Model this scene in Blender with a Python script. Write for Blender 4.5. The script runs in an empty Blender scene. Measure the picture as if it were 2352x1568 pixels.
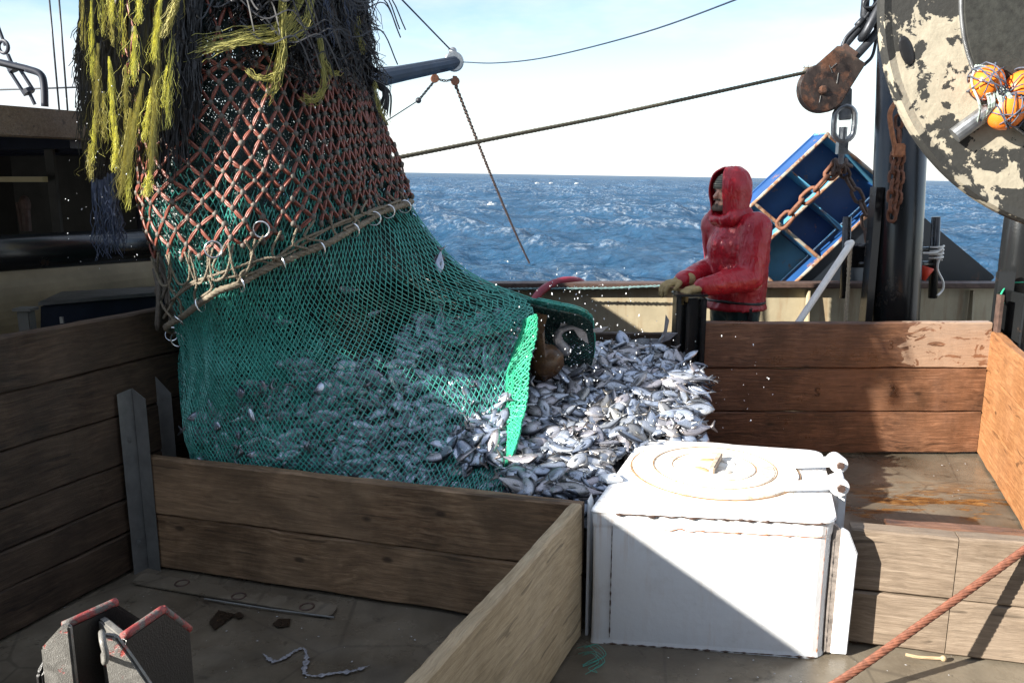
import bpy, bmesh, math, random
import numpy as np
from mathutils import Vector, Matrix, noise as mnoise
rnd = random.Random(7)
nr = np.random.default_rng(11)
S = bpy.context.scene
COL = S.collection
# ------------------------------------------------------------------ camera, sky, sun, exposure
EYE = 1.75                      # eye height above the working deck
PITCH = math.radians(11.4)
FP = 1907.0                     # focal length in units of a 2352 px wide picture (18 mm on a 22.2 mm sensor)
cam = bpy.data.cameras.new('camera'); camo = bpy.data.objects.new('camera', cam); COL.objects.link(camo)
cam.sensor_width = 22.2; cam.lens = 18.0; cam.clip_start = 0.05; cam.clip_end = 30000
camo.location = (0, 0, EYE); camo.rotation_euler = (math.radians(90) - PITCH, 0, 0)
S.camera = camo
SUN = Vector((-0.811, -0.403, 0.425)).normalized()      # towards the sun
world = bpy.data.worlds.new('World'); S.world = world; world.use_nodes = True
wn = world.node_tree; wn.nodes.clear()
wo = wn.nodes.new('ShaderNodeOutputWorld'); bg = wn.nodes.new('ShaderNodeBackground')
sky = wn.nodes.new('ShaderNodeTexSky'); sky.sky_type = 'NISHITA'; sky.sun_disc = False
sky.sun_elevation = math.asin(SUN.z); sky.sun_rotation = math.atan2(SUN.x, SUN.y)
sky.air_density = 1.0; sky.dust_density = 0.0; sky.ozone_density = 1.2
tc = wn.nodes.new('ShaderNodeTexCoord'); mp = wn.nodes.new('ShaderNodeMapping'); mp.inputs['Scale'].default_value = (1.0, 1.0, 3.4)
mp.inputs['Location'].default_value = (0.35, 0.1, 0.62)
n1 = wn.nodes.new('ShaderNodeTexNoise'); n1.inputs['Scale'].default_value = 3.1; n1.inputs['Detail'].default_value = 9; n1.inputs['Roughness'].default_value = 0.56
rp = wn.nodes.new('ShaderNodeValToRGB'); rp.color_ramp.elements[0].position = 0.40; rp.color_ramp.elements[1].position = 0.68
mx = wn.nodes.new('ShaderNodeMix'); mx.data_type = 'RGBA'
wn.links.new(tc.outputs['Generated'], mp.inputs['Vector']); wn.links.new(mp.outputs[0], n1.inputs['Vector'])
wn.links.new(n1.outputs['Fac'], rp.inputs['Fac'])
sx = wn.nodes.new('ShaderNodeSeparateXYZ'); wn.links.new(tc.outputs['Generated'], sx.inputs[0])
hr = wn.nodes.new('ShaderNodeMapRange'); hr.inputs['From Min'].default_value = 0.16; hr.inputs['From Max'].default_value = 0.5; hr.inputs['To Min'].default_value = 1.0; hr.inputs['To Max'].default_value = 0.62
wn.links.new(sx.outputs['Z'], hr.inputs['Value'])
cm = wn.nodes.new('ShaderNodeMath'); cm.operation = 'MULTIPLY'; wn.links.new(rp.outputs['Color'], cm.inputs[0]); wn.links.new(hr.outputs[0], cm.inputs[1])
hz = wn.nodes.new('ShaderNodeMapRange'); hz.inputs['From Min'].default_value = 0.02; hz.inputs['From Max'].default_value = 0.17; hz.inputs['To Min'].default_value = 0.85; hz.inputs['To Max'].default_value = 0.0
wn.links.new(sx.outputs['Z'], hz.inputs['Value']); xm = wn.nodes.new('ShaderNodeMath'); xm.operation = 'MAXIMUM'; wn.links.new(cm.outputs[0], xm.inputs[0]); wn.links.new(hz.outputs[0], xm.inputs[1])
wn.links.new(xm.outputs[0], mx.inputs['Factor']); wn.links.new(sky.outputs[0], mx.inputs['A'])
# clouds: pale near the horizon; unseen high ones made brighter for fill light
ch = wn.nodes.new('ShaderNodeMapRange'); ch.inputs['From Min'].default_value = 0.25; ch.inputs['From Max'].default_value = 0.6; wn.links.new(sx.outputs['Z'], ch.inputs['Value'])
cc = wn.nodes.new('ShaderNodeMix'); cc.data_type = 'RGBA'; wn.links.new(ch.outputs[0], cc.inputs['Factor']); cc.inputs['A'].default_value = (4.9, 5.15, 5.45, 1); cc.inputs['B'].default_value = (11.0, 11.3, 11.8, 1)
wn.links.new(cc.outputs['Result'], mx.inputs['B'])
wn.links.new(mx.outputs['Result'], bg.inputs['Color']); bg.inputs['Strength'].default_value = 0.058
wn.links.new(bg.outputs[0], wo.inputs['Surface'])
sl = bpy.data.lights.new('sun', 'SUN'); sl.energy = 4.1; sl.angle = math.radians(0.5); sl.color = (1.0, 0.94, 0.84)
so = bpy.data.objects.new('sun', sl); COL.objects.link(so); so.rotation_euler = SUN.to_track_quat('Z', 'Y').to_euler()
S.view_settings.view_transform = 'Standard'; S.view_settings.look = 'None'; S.view_settings.gamma = 1.0
S.view_settings.use_curve_mapping = False
S.view_settings.exposure = 1.95

# ------------------------------------------------------------------ measuring helpers
CP, SP = math.cos(PITCH), math.sin(PITCH)
def V(*a): return Vector(a)
def ray(x, y):
    u = (x - 1176) / FP; v = (784 - y) / FP
    return Vector((u, CP + v * SP, -SP + v * CP))
def at_z(x, y, z): r = ray(x, y); return Vector((0, 0, EYE)) + r * ((z - EYE) / r.z)
def at_y(x, y, Y): r = ray(x, y); return Vector((0, 0, EYE)) + r * (Y / r.y)
def pt(x, z, Y): d = Y * CP + (EYE - z) * SP; return Vector(((x - 1176) / FP * d, Y, z))
def on_wall(x, y, A, B):
    A = Vector((A[0], A[1], 0)); n = Vector((B[0] - A.x, B[1] - A.y, 0)).cross(Vector((0, 0, 1)))
    r = ray(x, y); o = Vector((0, 0, EYE)); return o + r * ((A - o).dot(n) / r.dot(n))
def to_px(P):
    d = Vector(P) - Vector((0, 0, EYE)); dep = d.y * CP - d.z * SP; v = d.y * SP + d.z * CP
    return 1176 + FP * d.x / dep, 784 - FP * v / dep
def smooth(t): t = max(0.0, min(1.0, t)); return t * t * (3 - 2 * t)
def lerp(a, b, t): return a + (b - a) * t
def nz(x, y, z): return mnoise.noise(Vector((x, y, z)))

# ------------------------------------------------------------------ objects
LOC = {}
def tag(o, label=None, cat=None, group=None, kind=None):
    if label: o['label'] = label
    if cat: o['category'] = cat
    if group: o['group'] = group
    if kind: o['kind'] = kind
    return o
def thing(name, label, cat, loc, group=None):
    o = bpy.data.objects.new(name, None); COL.objects.link(o); o.location = loc; o.empty_display_size = 0.1
    LOC[o.name] = Vector(loc)
    return tag(o, label, cat, group)
def link(name, me, mat, parent=None, M=None, smoothf=False):
    """me has world-space vertices; M (optional) is the frame the mesh is stored in."""
    if M is None:
        n = len(me.vertices); co = np.empty(n * 3, 'f'); me.vertices.foreach_get('co', co); co = co.reshape(-1, 3)
        c = (co.min(0) + co.max(0)) / 2 if n else np.zeros(3)
        M = Matrix.Translation(Vector([float(k) for k in c]))
    me.transform(M.inverted())
    o = bpy.data.objects.new(name, me); COL.objects.link(o)
    for m in (mat if isinstance(mat, (list, tuple)) else [mat]):
        if m: me.materials.append(m)
    if parent is not None:
        o.parent = parent; o.matrix_local = Matrix.Translation(-LOC[parent.name]) @ M
    else:
        o.matrix_local = M
    LOC[o.name] = M.translation.copy()
    # children of a mesh part: rotation of the part must not be inherited twice
    if smoothf: me.polygons.foreach_set('use_smooth', [True] * len(me.polygons))
    me.update()
    return o

class MB:
    def __init__(s): s.v = []; s.f = []; s.mi = []; s.m = 0
    def add(s, vs, fs):
        b = len(s.v); s.v += [tuple(p) for p in vs]; s.f += [tuple(i + b for i in f) for f in fs]; s.mi += [s.m] * len(fs); return s
    def box(s, c, size, M=None):
        x, y, z = [k / 2 for k in size]; c = Vector(c)
        vs = [Vector((a * x, b * y, d * z)) for a in (-1, 1) for b in (-1, 1) for d in (-1, 1)]
        if M is not None: vs = [M.to_3x3() @ p for p in vs]
        return s.add([c + p for p in vs], [(0, 1, 3, 2), (4, 6, 7, 5), (0, 4, 5, 1), (2, 3, 7, 6), (0, 2, 6, 4), (1, 5, 7, 3)])
    def prism(s, poly, ext):
        """extrude a planar 3-D polygon by the vector ext"""
        n = len(poly); poly = [Vector(p) for p in poly]; ext = Vector(ext)
        vs = poly + [p + ext for p in poly]
        fs = [tuple(range(n)), tuple(range(2 * n - 1, n - 1, -1))] + [(i, i + n, (i + 1) % n + n, (i + 1) % n) for i in range(n)]
        return s.add(vs, fs)
    def tube(s, pts, r, seg=8, closed=False, caps=True, flat=1.0):
        pts = [Vector(p) for p in pts]; n = len(pts); rs = r if isinstance(r, (list, tuple)) else [r] * n
        T = []
        for i in range(n):
            a = pts[(i - 1) % n] if (closed or i > 0) else pts[i]; b = pts[(i + 1) % n] if (closed or i < n - 1) else pts[i]
            t = (b - a); T.append(t.normalized() if t.length > 1e-9 else Vector((0, 0, 1)))
        up = Vector((0, 0, 1)) if abs(T[0].z) < 0.9 else Vector((1, 0, 0))
        N = (up - T[0] * up.dot(T[0])).normalized(); vs = []
        for i in range(n):
            N = N - T[i] * N.dot(T[i])
            N = N.normalized() if N.length > 1e-6 else T[i].orthogonal().normalized()
            B = T[i].cross(N)
            for k in range(seg):
                a = 2 * math.pi * k / seg
                vs.append(pts[i] + (N * math.cos(a) + B * math.sin(a) * flat) * rs[i])
        fs = []
        for i in range(n if closed else n - 1):
            j = (i + 1) % n
            for k in range(seg):
                l = (k + 1) % seg; fs.append((i * seg + k, i * seg + l, j * seg + l, j * seg + k))
        if caps and not closed:
            fs.append(tuple(range(seg - 1, -1, -1))); fs.append(tuple((n - 1) * seg + k for k in range(seg)))
        return s.add(vs, fs)
    def rod(s, a, b, r, seg=10, r2=None): return s.tube([a, b], [r, r if r2 is None else r2], seg)
    def ball(s, c, r, nu=12, nv=8, M=None, j=0.0):
        c = Vector(c); rr = r if isinstance(r, (tuple, list)) else (r, r, r); vs = []
        for i in range(nv + 1):
            t = math.pi * i / nv
            for k in range(nu):
                a = 2 * math.pi * k / nu; p = Vector((math.sin(t) * math.cos(a) * rr[0], math.sin(t) * math.sin(a) * rr[1], math.cos(t) * rr[2]))
                if j: p *= 1 + j * rnd.uniform(-1, 1)
                if M is not None: p = M.to_3x3() @ p
                vs.append(c + p)
        fs = [(i * nu + k, (i + 1) * nu + k, (i + 1) * nu + (k + 1) % nu, i * nu + (k + 1) % nu) for i in range(nv) for k in range(nu)]
        return s.add(vs, fs)
    def torus(s, c, R, r, axis, nu=20, nv=8):
        axis = Vector(axis).normalized(); a = axis.orthogonal().normalized(); b = axis.cross(a); c = Vector(c)
        return s.tube([c + (a * math.cos(2 * math.pi * i / nu) + b * math.sin(2 * math.pi * i / nu)) * R for i in range(nu)], r, nv, closed=True)
    def lathe(s, c, axis, prof, nu=32):
        """prof: (radius, along-axis) pairs"""
        axis = Vector(axis).normalized(); a = axis.orthogonal().normalized(); b = axis.cross(a); c = Vector(c); vs = []
        for (r, h) in prof:
            for k in range(nu):
                t = 2 * math.pi * k / nu; vs.append(c + axis * h + (a * math.cos(t) + b * math.sin(t)) * r)
        fs = [(i * nu + k, i * nu + (k + 1) % nu, (i + 1) * nu + (k + 1) % nu, (i + 1) * nu + k) for i in range(len(prof) - 1) for k in range(nu)]
        return s.add(vs, fs)
    def link_ring(s, c, along, side, L, W, r, nu=14, nv=6):
        """one stadium-shaped chain link"""
        c = Vector(c); along = Vector(along).normalized(); side = Vector(side); side = (side - along * side.dot(along)).normalized()
        h = L / 2 - W / 2; pts = []
        for i in range(nu):
            t = 2 * math.pi * i / nu; x = math.cos(t) * W / 2; y = math.sin(t) * W / 2
            pts.append(c + side * x + along * (y + (h if math.sin(t) > 0.01 else -h if math.sin(t) < -0.01 else 0)))
        return s.tube(pts, r, nv, closed=True)
    def chain(s, pts, L, W, r, nu=12, nv=5):
        pts = [Vector(p) for p in pts]; seglen = [(pts[i + 1] - pts[i]).length for i in range(len(pts) - 1)]; tot = sum(seglen)
        pitch = L - 2 * r; n = max(1, int(tot / pitch))
        for i in range(n):
            d = (i + 0.5) * tot / n; k = 0
            while k < len(seglen) - 1 and d > seglen[k]: d -= seglen[k]; k += 1
            t = (pts[k + 1] - pts[k]).normalized(); p = pts[k] + t * d
            a = t.cross(Vector((0, 1, 0.2))).normalized(); b = t.cross(a)
            ang = math.radians(45 + 90 * (i % 2)) + rnd.uniform(-.25, .25)
            s.link_ring(p, t, a * math.cos(ang) + b * math.sin(ang), L, W, r, nu, nv)
        return s
    def wire(s, pts, r, strands=6, pitch=0.1, step=0.02, seg=5, R=None):
        """laid wire rope or rope: helical strands round a path"""
        pts = resample([Vector(p) for p in pts], step); n = len(pts); R = R or r * 0.62
        fr = frames(pts)
        for k in range(strands):
            path = []; d = 0
            for i in range(n):
                if i: d += (pts[i] - pts[i - 1]).length
                a = 2 * math.pi * (k / strands + d / pitch); path.append(pts[i] + (fr[i][1] * math.cos(a) + fr[i][2] * math.sin(a)) * R)
            s.tube(path, r - R if strands > 3 else r * .55, seg)
        return s
    def mesh(s, name, weld=False):
        me = bpy.data.meshes.new(name); me.from_pydata(s.v, [], s.f)
        me.polygons.foreach_set('material_index', s.mi); me.update()
        return me
    def build(s, name, mat, parent=None, M=None, sm=False, bevel=0, fix=True):
        me = s.mesh(name)
        if fix or bevel:
            bm = bmesh.new(); bm.from_mesh(me)
            if fix: bmesh.ops.recalc_face_normals(bm, faces=bm.faces)
            if bevel:
                bmesh.ops.remove_doubles(bm, verts=bm.verts, dist=1e-5)
                es = [e for e in bm.edges if len(e.link_faces) == 2 and e.calc_face_angle(0) > 0.5]
                bmesh.ops.bevel(bm, geom=es, offset=bevel, segments=2, affect='EDGES', clamp_overlap=True)
            bm.to_mesh(me); bm.free()
        return link(name, me, mat, parent, M, sm)

def resample(pts, step):
    out = [pts[0]]
    for i in range(len(pts) - 1):
        n = max(1, int((pts[i + 1] - pts[i]).length / step))
        for k in range(1, n + 1): out.append(pts[i].lerp(pts[i + 1], k / n))
    return out
def frames(pts):
    n = len(pts); T = [(pts[min(i + 1, n - 1)] - pts[max(i - 1, 0)]).normalized() for i in range(n)]
    N = T[0].orthogonal().normalized(); out = []
    for t in T:
        N = (N - t * N.dot(t)).normalized(); out.append((t, N, t.cross(N)))
    return out
def curve(pts, n=8):
    """Catmull-Rom through the points"""
    pts = [Vector(p) for p in pts]; P = [pts[0] * 2 - pts[1]] + pts + [pts[-1] * 2 - pts[-2]]; out = []
    for i in range(1, len(P) - 2):
        for k in range(n):
            t = k / n; a, b, c, d = P[i - 1], P[i], P[i + 1], P[i + 2]
            out.append(0.5 * ((2 * b) + (c - a) * t + (2 * a - 5 * b + 4 * c - d) * t * t + (3 * b - a - 3 * c + d) * t ** 3))
    out.append(pts[-1]); return out
def sag(a, b, s, n=14): return [Vector(a).lerp(Vector(b), i / n) - Vector((0, 0, s * 4 * (i / n) * (1 - i / n))) for i in range(n + 1)]
def evalmesh(me, mods):
    o = bpy.data.objects.new('tmp', me); COL.objects.link(o)
    for t, kw in mods:
        m = o.modifiers.new('m', t)
        for k, v in kw.items(): setattr(m, k, v)
    dg = bpy.context.evaluated_depsgraph_get(); r = bpy.data.meshes.new_from_object(o.evaluated_get(dg))
    bpy.data.objects.remove(o); return r
def capsule(mb, a, ra, b, rb, seg=14, nr_=5):
    """tapered limb piece with round ends"""
    a = Vector(a); b = Vector(b); t = (b - a).normalized(); pts = []; rs = []
    for i in range(nr_ + 1): q = math.pi / 2 * (1 - i / nr_); pts.append(a - t * ra * math.sin(q)); rs.append(max(ra * math.cos(q), 1e-4))
    for i in range(nr_ + 1): q = math.pi / 2 * i / nr_; pts.append(b + t * rb * math.sin(q)); rs.append(max(rb * math.cos(q), 1e-4))
    mb.tube(pts, rs, seg)
def fused(mb, voxel, smooth_it=4, fac=0.5, wrinkle=None):
    """melt overlapping pieces into one continuous surface"""
    bm = bmesh.new(); me0 = mb.mesh('tmp'); bm.from_mesh(me0); bmesh.ops.recalc_face_normals(bm, faces=bm.faces); bm.to_mesh(me0); bm.free()
    me = evalmesh(me0, [('REMESH', dict(mode='VOXEL', voxel_size=voxel)), ('SMOOTH', dict(iterations=smooth_it, factor=fac))])
    if wrinkle:
        for v in me.vertices: v.co += v.normal * wrinkle(v.co)
    me.update(); return me

# ------------------------------------------------------------------ materials
class NT:
    def __init__(s, name):
        s.m = bpy.data.materials.new(name); s.m.use_nodes = True; s.t = s.m.node_tree
        s.b = s.t.nodes['Principled BSDF']; s.co = s.t.nodes.new('ShaderNodeTexCoord')
    def n(s, t, **kw):
        o = s.t.nodes.new('ShaderNode' + t)
        for k, v in kw.items():
            if hasattr(o, k): setattr(o, k, v)
            else: s.set(o.inputs[k.replace('_', ' ')], v)
        return o
    def set(s, i, v):
        if hasattr(v, 'is_output'): s.t.links.new(v, i)
        elif isinstance(v, (tuple, list)) and len(v) == 3 and i.type == 'RGBA': i.default_value = (*v, 1)
        else: i.default_value = v
    def coords(s, scale=(1, 1, 1), rnd_shift=True):
        m = s.n('Mapping'); s.set(m.inputs['Scale'], scale); s.set(m.inputs['Vector'], s.co.outputs['Object'])
        if rnd_shift:
            oi = s.n('ObjectInfo'); mu = s.n('Math', operation='MULTIPLY'); s.set(mu.inputs[0], oi.outputs['Random']); mu.inputs[1].default_value = 37.0
            cx = s.n('CombineXYZ'); s.set(cx.inputs[0], mu.outputs[0]); s.set(cx.inputs[2], mu.outputs[0]); s.set(m.inputs['Location'], cx.outputs[0])
        return m.outputs[0]
    def noise(s, vec, scale, detail=6, rough=.55, dist=0):
        o = s.n('TexNoise'); s.set(o.inputs['Vector'], vec); o.inputs['Scale'].default_value = scale; o.inputs['Detail'].default_value = detail
        o.inputs['Roughness'].default_value = rough; o.inputs['Distortion'].default_value = dist; return o.outputs['Fac']
    def ramp(s, fac, stops):
        o = s.n('ValToRGB'); s.set(o.inputs['Fac'], fac); e = o.color_ramp.elements
        while len(e) < len(stops): e.new(0.5)
        for i, (p, c) in enumerate(stops):
            e[i].position = p; e[i].color = (*c, 1) if not isinstance(c, (int, float)) else (c, c, c, 1)
        return o.outputs['Color']
    def mix(s, f, a, b, mode='MIX'):
        o = s.n('Mix', data_type='RGBA', blend_type=mode); s.set(o.inputs['Factor'], f); s.set(o.inputs['A'], a); s.set(o.inputs['B'], b); return o.outputs['Result']
    def math(s, op, a, b=0.0):
        o = s.n('Math', operation=op); s.set(o.inputs[0], a); s.set(o.inputs[1], b); return o.outputs[0]
    def bump(s, h, strength=.3, dist=.01, nrm=None):
        o = s.n('Bump'); s.set(o.inputs['Height'], h); o.inputs['Strength'].default_value = strength; o.inputs['Distance'].default_value = dist
        if nrm is not None: s.set(o.inputs['Normal'], nrm)
        return o.outputs['Normal']
    def out(s, **kw):
        for k, v in kw.items(): s.set(s.b.inputs[k.replace('_', ' ')], v)
        return s.m

def wood(name, dark, mid, light, rough=(.45, .85), stain=.5, grainscale=1.0, wet=0.0, splash=False):
    t = NT(name); v = t.coords((1, 1, 1)); g = t.coords((1.5 * grainscale, 27 * grainscale, 27 * grainscale))
    warp = t.noise(v, 2.2, 3)
    gv = t.n('VectorMath', operation='ADD'); t.set(gv.inputs[0], g)
    sc = t.n('VectorMath', operation='SCALE'); cx = t.n('CombineXYZ'); t.set(cx.inputs[1], warp); t.set(cx.inputs[2], warp); t.set(sc.inputs[0], cx.outputs[0]); sc.inputs['Scale'].default_value = 2.2
    t.set(gv.inputs[1], sc.outputs[0])
    grain = t.noise(gv.outputs[0], 3.2, 9, .68)
    fine = t.noise(t.coords((5, 120, 120)), 2.5, 4, .6)
    col = t.ramp(grain, [(.28, dark), (.5, mid), (.72, light)])
    st = t.ramp(t.noise(v, 3.4, 8, .62, .6), [(.34, 1.0), (.62, 0.0)])
    col = t.mix(t.math('MULTIPLY', st, stain), col, tuple(k * .45 for k in dark))
    wt = t.ramp(t.noise(v, 1.6, 5, .6), [(.4, 0.0), (.66, 1.0)])
    col = t.mix(t.math('MULTIPLY', wt, .35), col, light)
    # knots
    vo = t.n('TexVoronoi'); t.set(vo.inputs['Vector'], t.coords((2.6, 2.6, 5.2))); vo.inputs['Scale'].default_value = 1.25
    kn = t.ramp(vo.outputs['Distance'], [(.05, 1.0), (.105, 0.0)])
    col = t.mix(t.math('MULTIPLY', kn, .75), col, tuple(k * .35 for k in dark))
    cr = t.ramp(t.noise(gv.outputs[0], 1.3, 2, .4), [(.285, 1.0), (.315, 0.0)])
    col = t.mix(t.math('MULTIPLY', cr, .5), col, tuple(k * .25 for k in dark))
    col = t.mix(.35, col, t.ramp(fine, [(.3, .55), (.7, 1.35)]), 'MULTIPLY')
    if splash:
        sp = t.n('SeparateXYZ'); t.set(sp.inputs[0], t.co.outputs['Object']); gx = t.ramp(t.math('ADD', t.math('MULTIPLY', sp.outputs[0], .8), .3), [(.42, 0.0), (.62, 1.0)])
        dry = t.ramp(t.math('MULTIPLY', t.noise(t.coords((1.3, 1, 2.6), False), 4.5, 9, .62, 1.6), t.math('ADD', gx, .1)), [(.47, 0.0), (.5, 1.0)])
        col = t.mix(t.math('MULTIPLY', dry, .8), col, t.mix(.5, (.34, .24, .17), t.ramp(fine, [(.3, .6), (.7, 1.3)]), 'MULTIPLY'))
    h = t.math('ADD', t.math('MULTIPLY', grain, .8), t.math('MULTIPLY', fine, .5))
    ro = t.ramp(t.noise(v, 4.5, 6, .6), [(.35, rough[0]), (.65, rough[1])])
    return t.out(Base_Color=col, Roughness=ro, Normal=t.bump(h, .55, .006), Specular_IOR_Level=.35 + wet)
def painted(name, paint, under, scale=5, thr=(.56, .6), rough=.5, underrough=.85, metal=0.0, extra=None, bump=.25, dirt=None):
    t = NT(name); v = t.coords()
    ms = t.ramp(t.noise(v, scale, 10, .66, .3), [(thr[0], 0.0), (thr[1], 1.0)])
    mot = t.noise(v, scale * .5, 7, .6)
    p = t.mix(.45, paint, t.ramp(mot, [(.3, .6), (.7, 1.3)]), 'MULTIPLY')
    if dirt: p = t.mix(t.math('MULTIPLY', t.ramp(t.noise(v, scale * .8, 9, .7, 1.0), [(.45, 0.0), (.75, 1.0)]), .7), p, dirt)
    u = t.mix(.6, under, t.ramp(t.noise(v, scale * 4, 8, .7), [(.3, .45), (.7, 1.5)]), 'MULTIPLY')
    col = t.mix(ms, p, u)
    fin = t.noise(v, scale * 14, 4)
    h = t.math('ADD', t.math('MULTIPLY', ms, -.5), t.math('MULTIPLY', fin, .35))
    return t.out(Base_Color=col, Roughness=t.mix(ms, (rough,) * 3, (underrough,) * 3), Metallic=metal, Normal=t.bump(h, bump, .006))
def plain(name, col, rough=.6, metal=0.0, var=.4, scale=20, bump=.2, dist=.004, **kw):
    t = NT(name); v = t.coords(); n = t.noise(v, scale, 7, .65)
    c = t.mix(var, col, t.ramp(n, [(.3, .35), (.7, 1.65)]), 'MULTIPLY')
    return t.out(Base_Color=c, Roughness=t.ramp(t.noise(v, scale * .4, 5), [(.3, max(.05, rough - .12)), (.7, min(1, rough + .12))]), Metallic=metal, Normal=t.bump(n, bump, dist), **kw)

M = {}
M['wood_front'] = wood('wet brown pen boards', (.05, .028, .014), (.19, .112, .06), (.36, .24, .145), stain=.7)
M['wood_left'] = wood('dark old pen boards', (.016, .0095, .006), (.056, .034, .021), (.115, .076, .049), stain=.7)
M['wood_pale'] = wood('pale planed board', (.22, .155, .085), (.42, .31, .185), (.56, .43, .28), stain=.3)
M['wood_red'] = wood('reddish wet hardwood', (.032, .015, .009), (.14, .064, .034), (.30, .155, .09), stain=.75, rough=(.22, .6), wet=.25)
M['wood_splash'] = wood('reddish hardwood half dried with splash marks', (.032, .015, .009), (.14, .064, .034), (.30, .155, .09), stain=.6, rough=(.22, .6), wet=.25, splash=True)
M['wood_orange'] = wood('orange brown hardwood', (.13, .055, .022), (.29, .125, .048), (.42, .22, .1), stain=.2, rough=(.35, .75))
M['wood_grey'] = wood('weathered grey brown board', (.1, .072, .05), (.2, .15, .108), (.31, .245, .185), stain=.25)
M['wood_beam'] = wood('varnished roof beam', (.09, .065, .04), (.17, .125, .08), (.24, .185, .125), stain=.3)
M['black'] = painted('glossy black paint', (.012, .013, .014), (.05, .03, .02), 6, (.62, .68), .22, .6, bump=.3)
M['blackworn'] = painted('worn black paint over red primer', (.02, .02, .021), (.16, .03, .03), 16, (.6, .66), .35, .7, bump=.4, dirt=(.1, .1, .095))
M['white'] = painted('thick white paint', (.8, .8, .8), (.2, .08, .035), 5, (.69, .72), .45, .8, bump=.15)
M['rust'] = plain('rusty iron', (.15, .06, .032), .8, 0, .7, 35, .5)
M['rustdark'] = plain('dark rusty iron', (.075, .045, .035), .65, .1, .7, 25, .5)
M['rustorange'] = plain('orange rust', (.32, .13, .06), .85, 0, .6, 40, .5)
M['steel'] = plain('galvanised steel', (.3, .31, .32), .38, .85, .4, 30, .2)
M['brightsteel'] = plain('bright steel ring', (.75, .76, .78), .22, 1.0, .2, 60, .1)
M['greysteel'] = plain('grey angle iron', (.15, .15, .145), .5, .3, .4, 12, .2)
M['darksteel'] = plain('dark wire', (.035, .038, .045), .5, .5, .4, 40, .2)
M['bluesteel'] = plain('dark blue grey boom', (.022, .034, .055), .4, .2, .4, 3, .1)
M['warp'] = plain('greasy wire warp', (.11, .1, .07), .45, .4, .5, 60, .3)
M['rope'] = plain('brown rope', (.17, .14, .1), .85, 0, .5, 60, .5)
M['palerope'] = plain('pale manila rope', (.36, .29, .2), .85, 0, .4, 70, .5)
M['netgreen'] = plain('green polyethylene twine', (.06, .32, .27), .26, 0, .4, 14, .1, .002)
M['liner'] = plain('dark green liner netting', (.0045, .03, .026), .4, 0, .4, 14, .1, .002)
M['netbright'] = plain('bright green twine', (.03, .36, .2), .45, 0, .3, 14, .1, .002)
M['orange'] = plain('salmon orange braided twine', (.2, .06, .04), .45, 0, .5, 40, .4, .003)
M['knot'] = plain('grey brown knots', (.1, .085, .07), .6, 0, .6, 60, .6, .004)
M['tasblack'] = plain('black shredded rope', (.012, .012, .013), .38, 0, .5, 30, .2, .002)
M['tasyellow'] = plain('yellow green shredded rope', (.66, .63, .15), .6, 0, .45, 30, .2, .002)
M['tasolive'] = plain('faded olive shredded rope', (.4, .36, .11), .65, 0, .5, 30, .2, .002)
M['tasshade'] = plain('olive shredded rope darkened as shade', (.27, .25, .06), .65, 0, .5, 30, .2, .002)  # olive rope with the shade on the loose tufts put into its colour
M['tasblue'] = plain('dull blue shredded rope', (.035, .05, .09), .6, 0, .4, 30, .2, .002)
M['tan'] = plain('beige painted steel', (.3, .25, .16), .55, 0, .45, 4, .1)
M['greywall'] = plain('dirty grey paint', (.16, .155, .14), .7, 0, .5, 3, .1)
M['shelterwall'] = plain('dim grey shelter lining', (.06, .058, .052), .75, 0, .5, 3, .1)
M['navy'] = plain('dark navy paint', (.012, .016, .03), .5, 0, .5, 9, .2)
M['jacket'] = plain('wet red rubber jacket', (.40, .012, .024), .46, 0, .3, 12, .25, .008, Specular_IOR_Level=.42)
def _jacket():
    t = NT('wet creased red oilskin'); v = t.coords((1, 1, .42), False); a = t.noise(v, 5.5, 3, .5, 1.2); r1 = t.math('ABSOLUTE', t.math('SUBTRACT', a, .5)); b_ = t.noise(t.coords((1, 1, .8), False), 13, 3, .5, 1.0); r2 = t.math('ABSOLUTE', t.math('SUBTRACT', b_, .5))
    h = t.math('ADD', t.math('MULTIPLY', t.math('MINIMUM', r1, .09), -5.0), t.math('MULTIPLY', t.math('MINIMUM', r2, .1), -2.0))
    col = t.mix(t.ramp(t.noise(v, 4, 5), [(.35, 0.0), (.7, 1.0)]), (.42, .011, .022), (.30, .008, .018))
    return t.out(Base_Color=col, Roughness=t.ramp(t.noise(t.coords((1, 1, .3), False), 14, 5), [(.35, .22), (.65, .5)]), Specular_IOR_Level=.5, Normal=t.bump(h, .3, .02))
M['jacket'] = _jacket()
M['trousers'] = plain('dark green oilskin', (.02, .045, .045), .35, 0, .4, 9, .3, .01)
M['glove'] = plain('tan work glove', (.33, .23, .1), .85, 0, .35, 40, .5, .003)
M['skin'] = plain('weathered skin', (.45, .24, .17), .5, 0, .2, 30, .2, .002, Subsurface_Weight=.08)
M['beard'] = plain('dark beard', (.1, .068, .05), .9, 0, .5, 80, .6)
M['hose'] = plain('dark red hose', (.22, .012, .03), .45, 0, .2, 20, .1)
M['plasticred'] = plain('red plastic', (.7, .05, .02), .4, 0, .1, 20, .05)
M['whiteplastic'] = plain('off white handle', (.72, .7, .66), .5, 0, .15, 20, .1)
M['buoy'] = plain('orange plastic float', (.85, .2, .02), .32, 0, .2, 14, .1)
M['buoynet'] = plain('blue yellow float net', (.07, .085, .12), .7, 0, .9, 60, .3)
M['flatfish'] = plain('brown skate skin', (.075, .038, .015), .3, 0, .6, 30, .3)
M['feather'] = plain('white gull feathers', (.8, .8, .78), .7, 0, .1, 20, .1)
M['lamp'] = plain('cream lamp strip', (.5, .42, .22), .5, 0, .1, 10, .1)
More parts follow.
